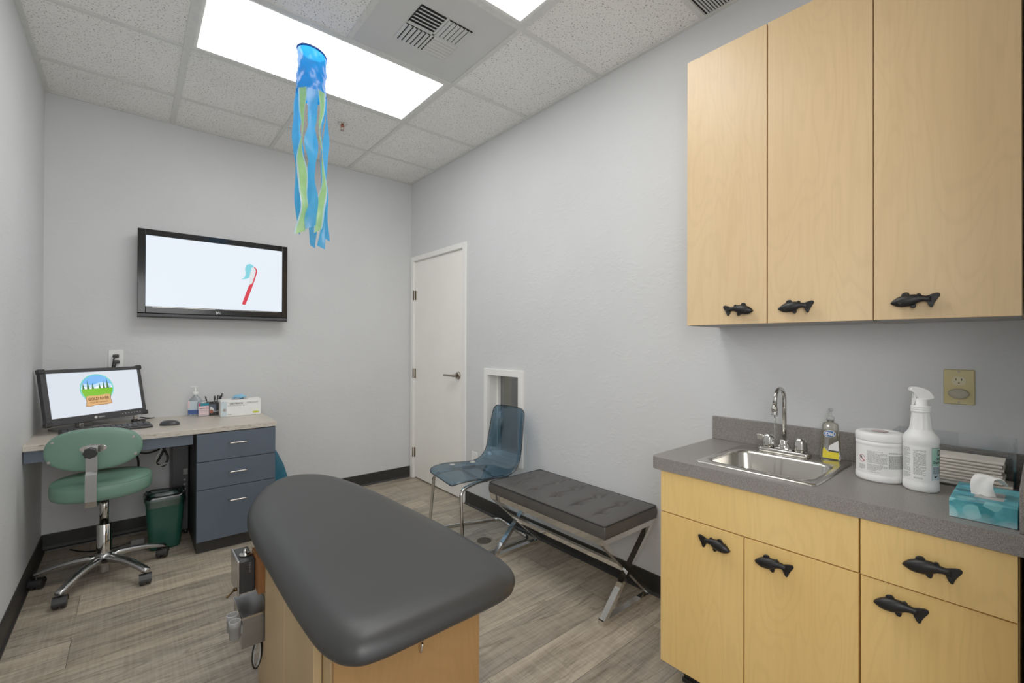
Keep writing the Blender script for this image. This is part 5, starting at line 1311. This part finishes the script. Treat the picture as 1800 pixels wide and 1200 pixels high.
# tissue box
tx0_, tx1_, ty0_, ty1_, th_ = 1.560, 1.762, .0385, .153, .0465
tb2 = thing('tissue_box', 'teal watercolour tissue box at the right end of the counter', 'tissue box', (1.66, .095, ZK))
b = MB(); b.box(tx0_, tx1_, ty0_, ty1_, ZK + .0008, ZK + th_, .0012, 1); b.build('carton', 'tissue_print', tb2)
b = MB(); b.poly([(x, y, ZK + th_ + .0005) for x, y in rrect(1.655, .088, .085, .050, .006)]); b.build('opening', 'pump_clear' if False else 'cable_grey', tb2)
ts = MB(); g = []
for i in range(13):
    t_ = i / 12; row = []
    for j in range(9):
        c = -1 + 2 * j / 8
        wdt = .022 * (1 - .25 * t_) ; yy_ = .098 + wdt * c * math.cos(1.1 * t_ * t_) + .004 * math.sin(6 * t_)
        xx_ = 1.640 + .018 * t_ - .05 * max(0, t_ - .62) * (-1) + wdt * c * math.sin(1.4 * t_) * .9 + .003 * math.sin(4 * c + 5 * t_)
        zz_ = ZK + th_ + .0008 + .048 * math.sin(min(1, t_ / .72) * PI / 2) - .022 * max(0, (t_ - .7) / .3) ** 1.5 + .002 * math.sin(7 * c)
        if t_ > .62: yy_ -= .035 * (t_ - .62) / .38
        row.append(ts.bm.verts.new((xx_, yy_, max(zz_, ZK + th_ + .0008))))
    g.append(row)
for i in range(12):
    for j in range(8): f = ts.bm.faces.new((g[i][j], g[i + 1][j], g[i + 1][j + 1], g[i][j + 1])); f.smooth = True
tag(ts.build('tissue', 'paper', origin=(1.645, .098, ZK + th_)), 'white tissue sheet pulled up through the tissue box opening', 'tissue')

# ------------------------------------------------------------------ light, world, camera
w_ = bpy.data.worlds.new('World'); sc.world = w_; w_.use_nodes = True
w_.node_tree.nodes['Background'].inputs['Color'].default_value = (.95, .97, 1, 1); w_.node_tree.nodes['Background'].inputs['Strength'].default_value = .9
la = bpy.data.lights.new('hall_fill', 'AREA'); la.shape = 'RECTANGLE'; la.size = 1.2; la.size_y = 1.5; la.energy = 9; la.color = (1, .98, .95)  # unseen fill light added behind the camera to even out the room
lo = bpy.data.objects.new('hall_fill', la); C.objects.link(lo); lo.location = (.25, -.75, 1.7); lo.rotation_euler = (math.radians(90), 0, math.radians(-12))

l3 = bpy.data.lights.new('doorway_fill', 'AREA'); l3.shape = 'RECTANGLE'; l3.size = .5; l3.size_y = .9; l3.energy = 13; l3.color = (1, .985, .96)  # second added fill, aimed to brighten the right-hand cabinets
l3o = bpy.data.objects.new('doorway_fill', l3); C.objects.link(l3o); l3o.location = (-.30, -.35, 1.75); l3o.rotation_euler = Vector((.93, .32, -.08)).to_track_quat('-Z', 'Y').to_euler()
lb2_ = bpy.data.lights.new('next_room_fill', 'POINT'); lb2_.energy = 14; lb2_.shadow_soft_size = .2; lbo = bpy.data.objects.new('next_room_fill', lb2_); C.objects.link(lbo); lbo.location = (X1 + .5, 2.2, 2.1)  # added point light that lifts the room behind the window glass
f, yaw, pitch, roll, ch_ = 790.238, .70182, .0047, .00363, 1.26807
cy_, sy_, cp_, sp_ = math.cos(yaw), math.sin(yaw), math.cos(pitch), math.sin(pitch)
Fv = Vector((sy_ * cp_, cy_ * cp_, sp_)); Rv = Vector((cy_, -sy_, 0)); Uv = Rv.cross(Fv)
R2 = Rv * math.cos(roll) + Uv * math.sin(roll); U2 = -Rv * math.sin(roll) + Uv * math.cos(roll)
cam = bpy.data.cameras.new('camera'); cam.sensor_width = 36; cam.lens = f / 1800 * 36; cam.clip_start = .01
co = bpy.data.objects.new('camera', cam); C.objects.link(co)
m = Matrix.Identity(4)
for i in range(3): m[i][0] = R2[i]; m[i][1] = U2[i]; m[i][2] = -Fv[i]
m[0][3], m[1][3], m[2][3] = 0, 0, ch_
co.matrix_world = m
sc.camera = co
sc.view_settings.view_transform = 'Standard'
sc.view_settings.look = 'None'
sc.view_settings.exposure = 0
sc.view_settings.gamma = 1.25
sc.cycles.use_denoising = True
sc.cycles.max_bounces = 10; sc.cycles.diffuse_bounces = 5; sc.cycles.transparent_max_bounces = 16
sc.cycles.sample_clamp_indirect = 6
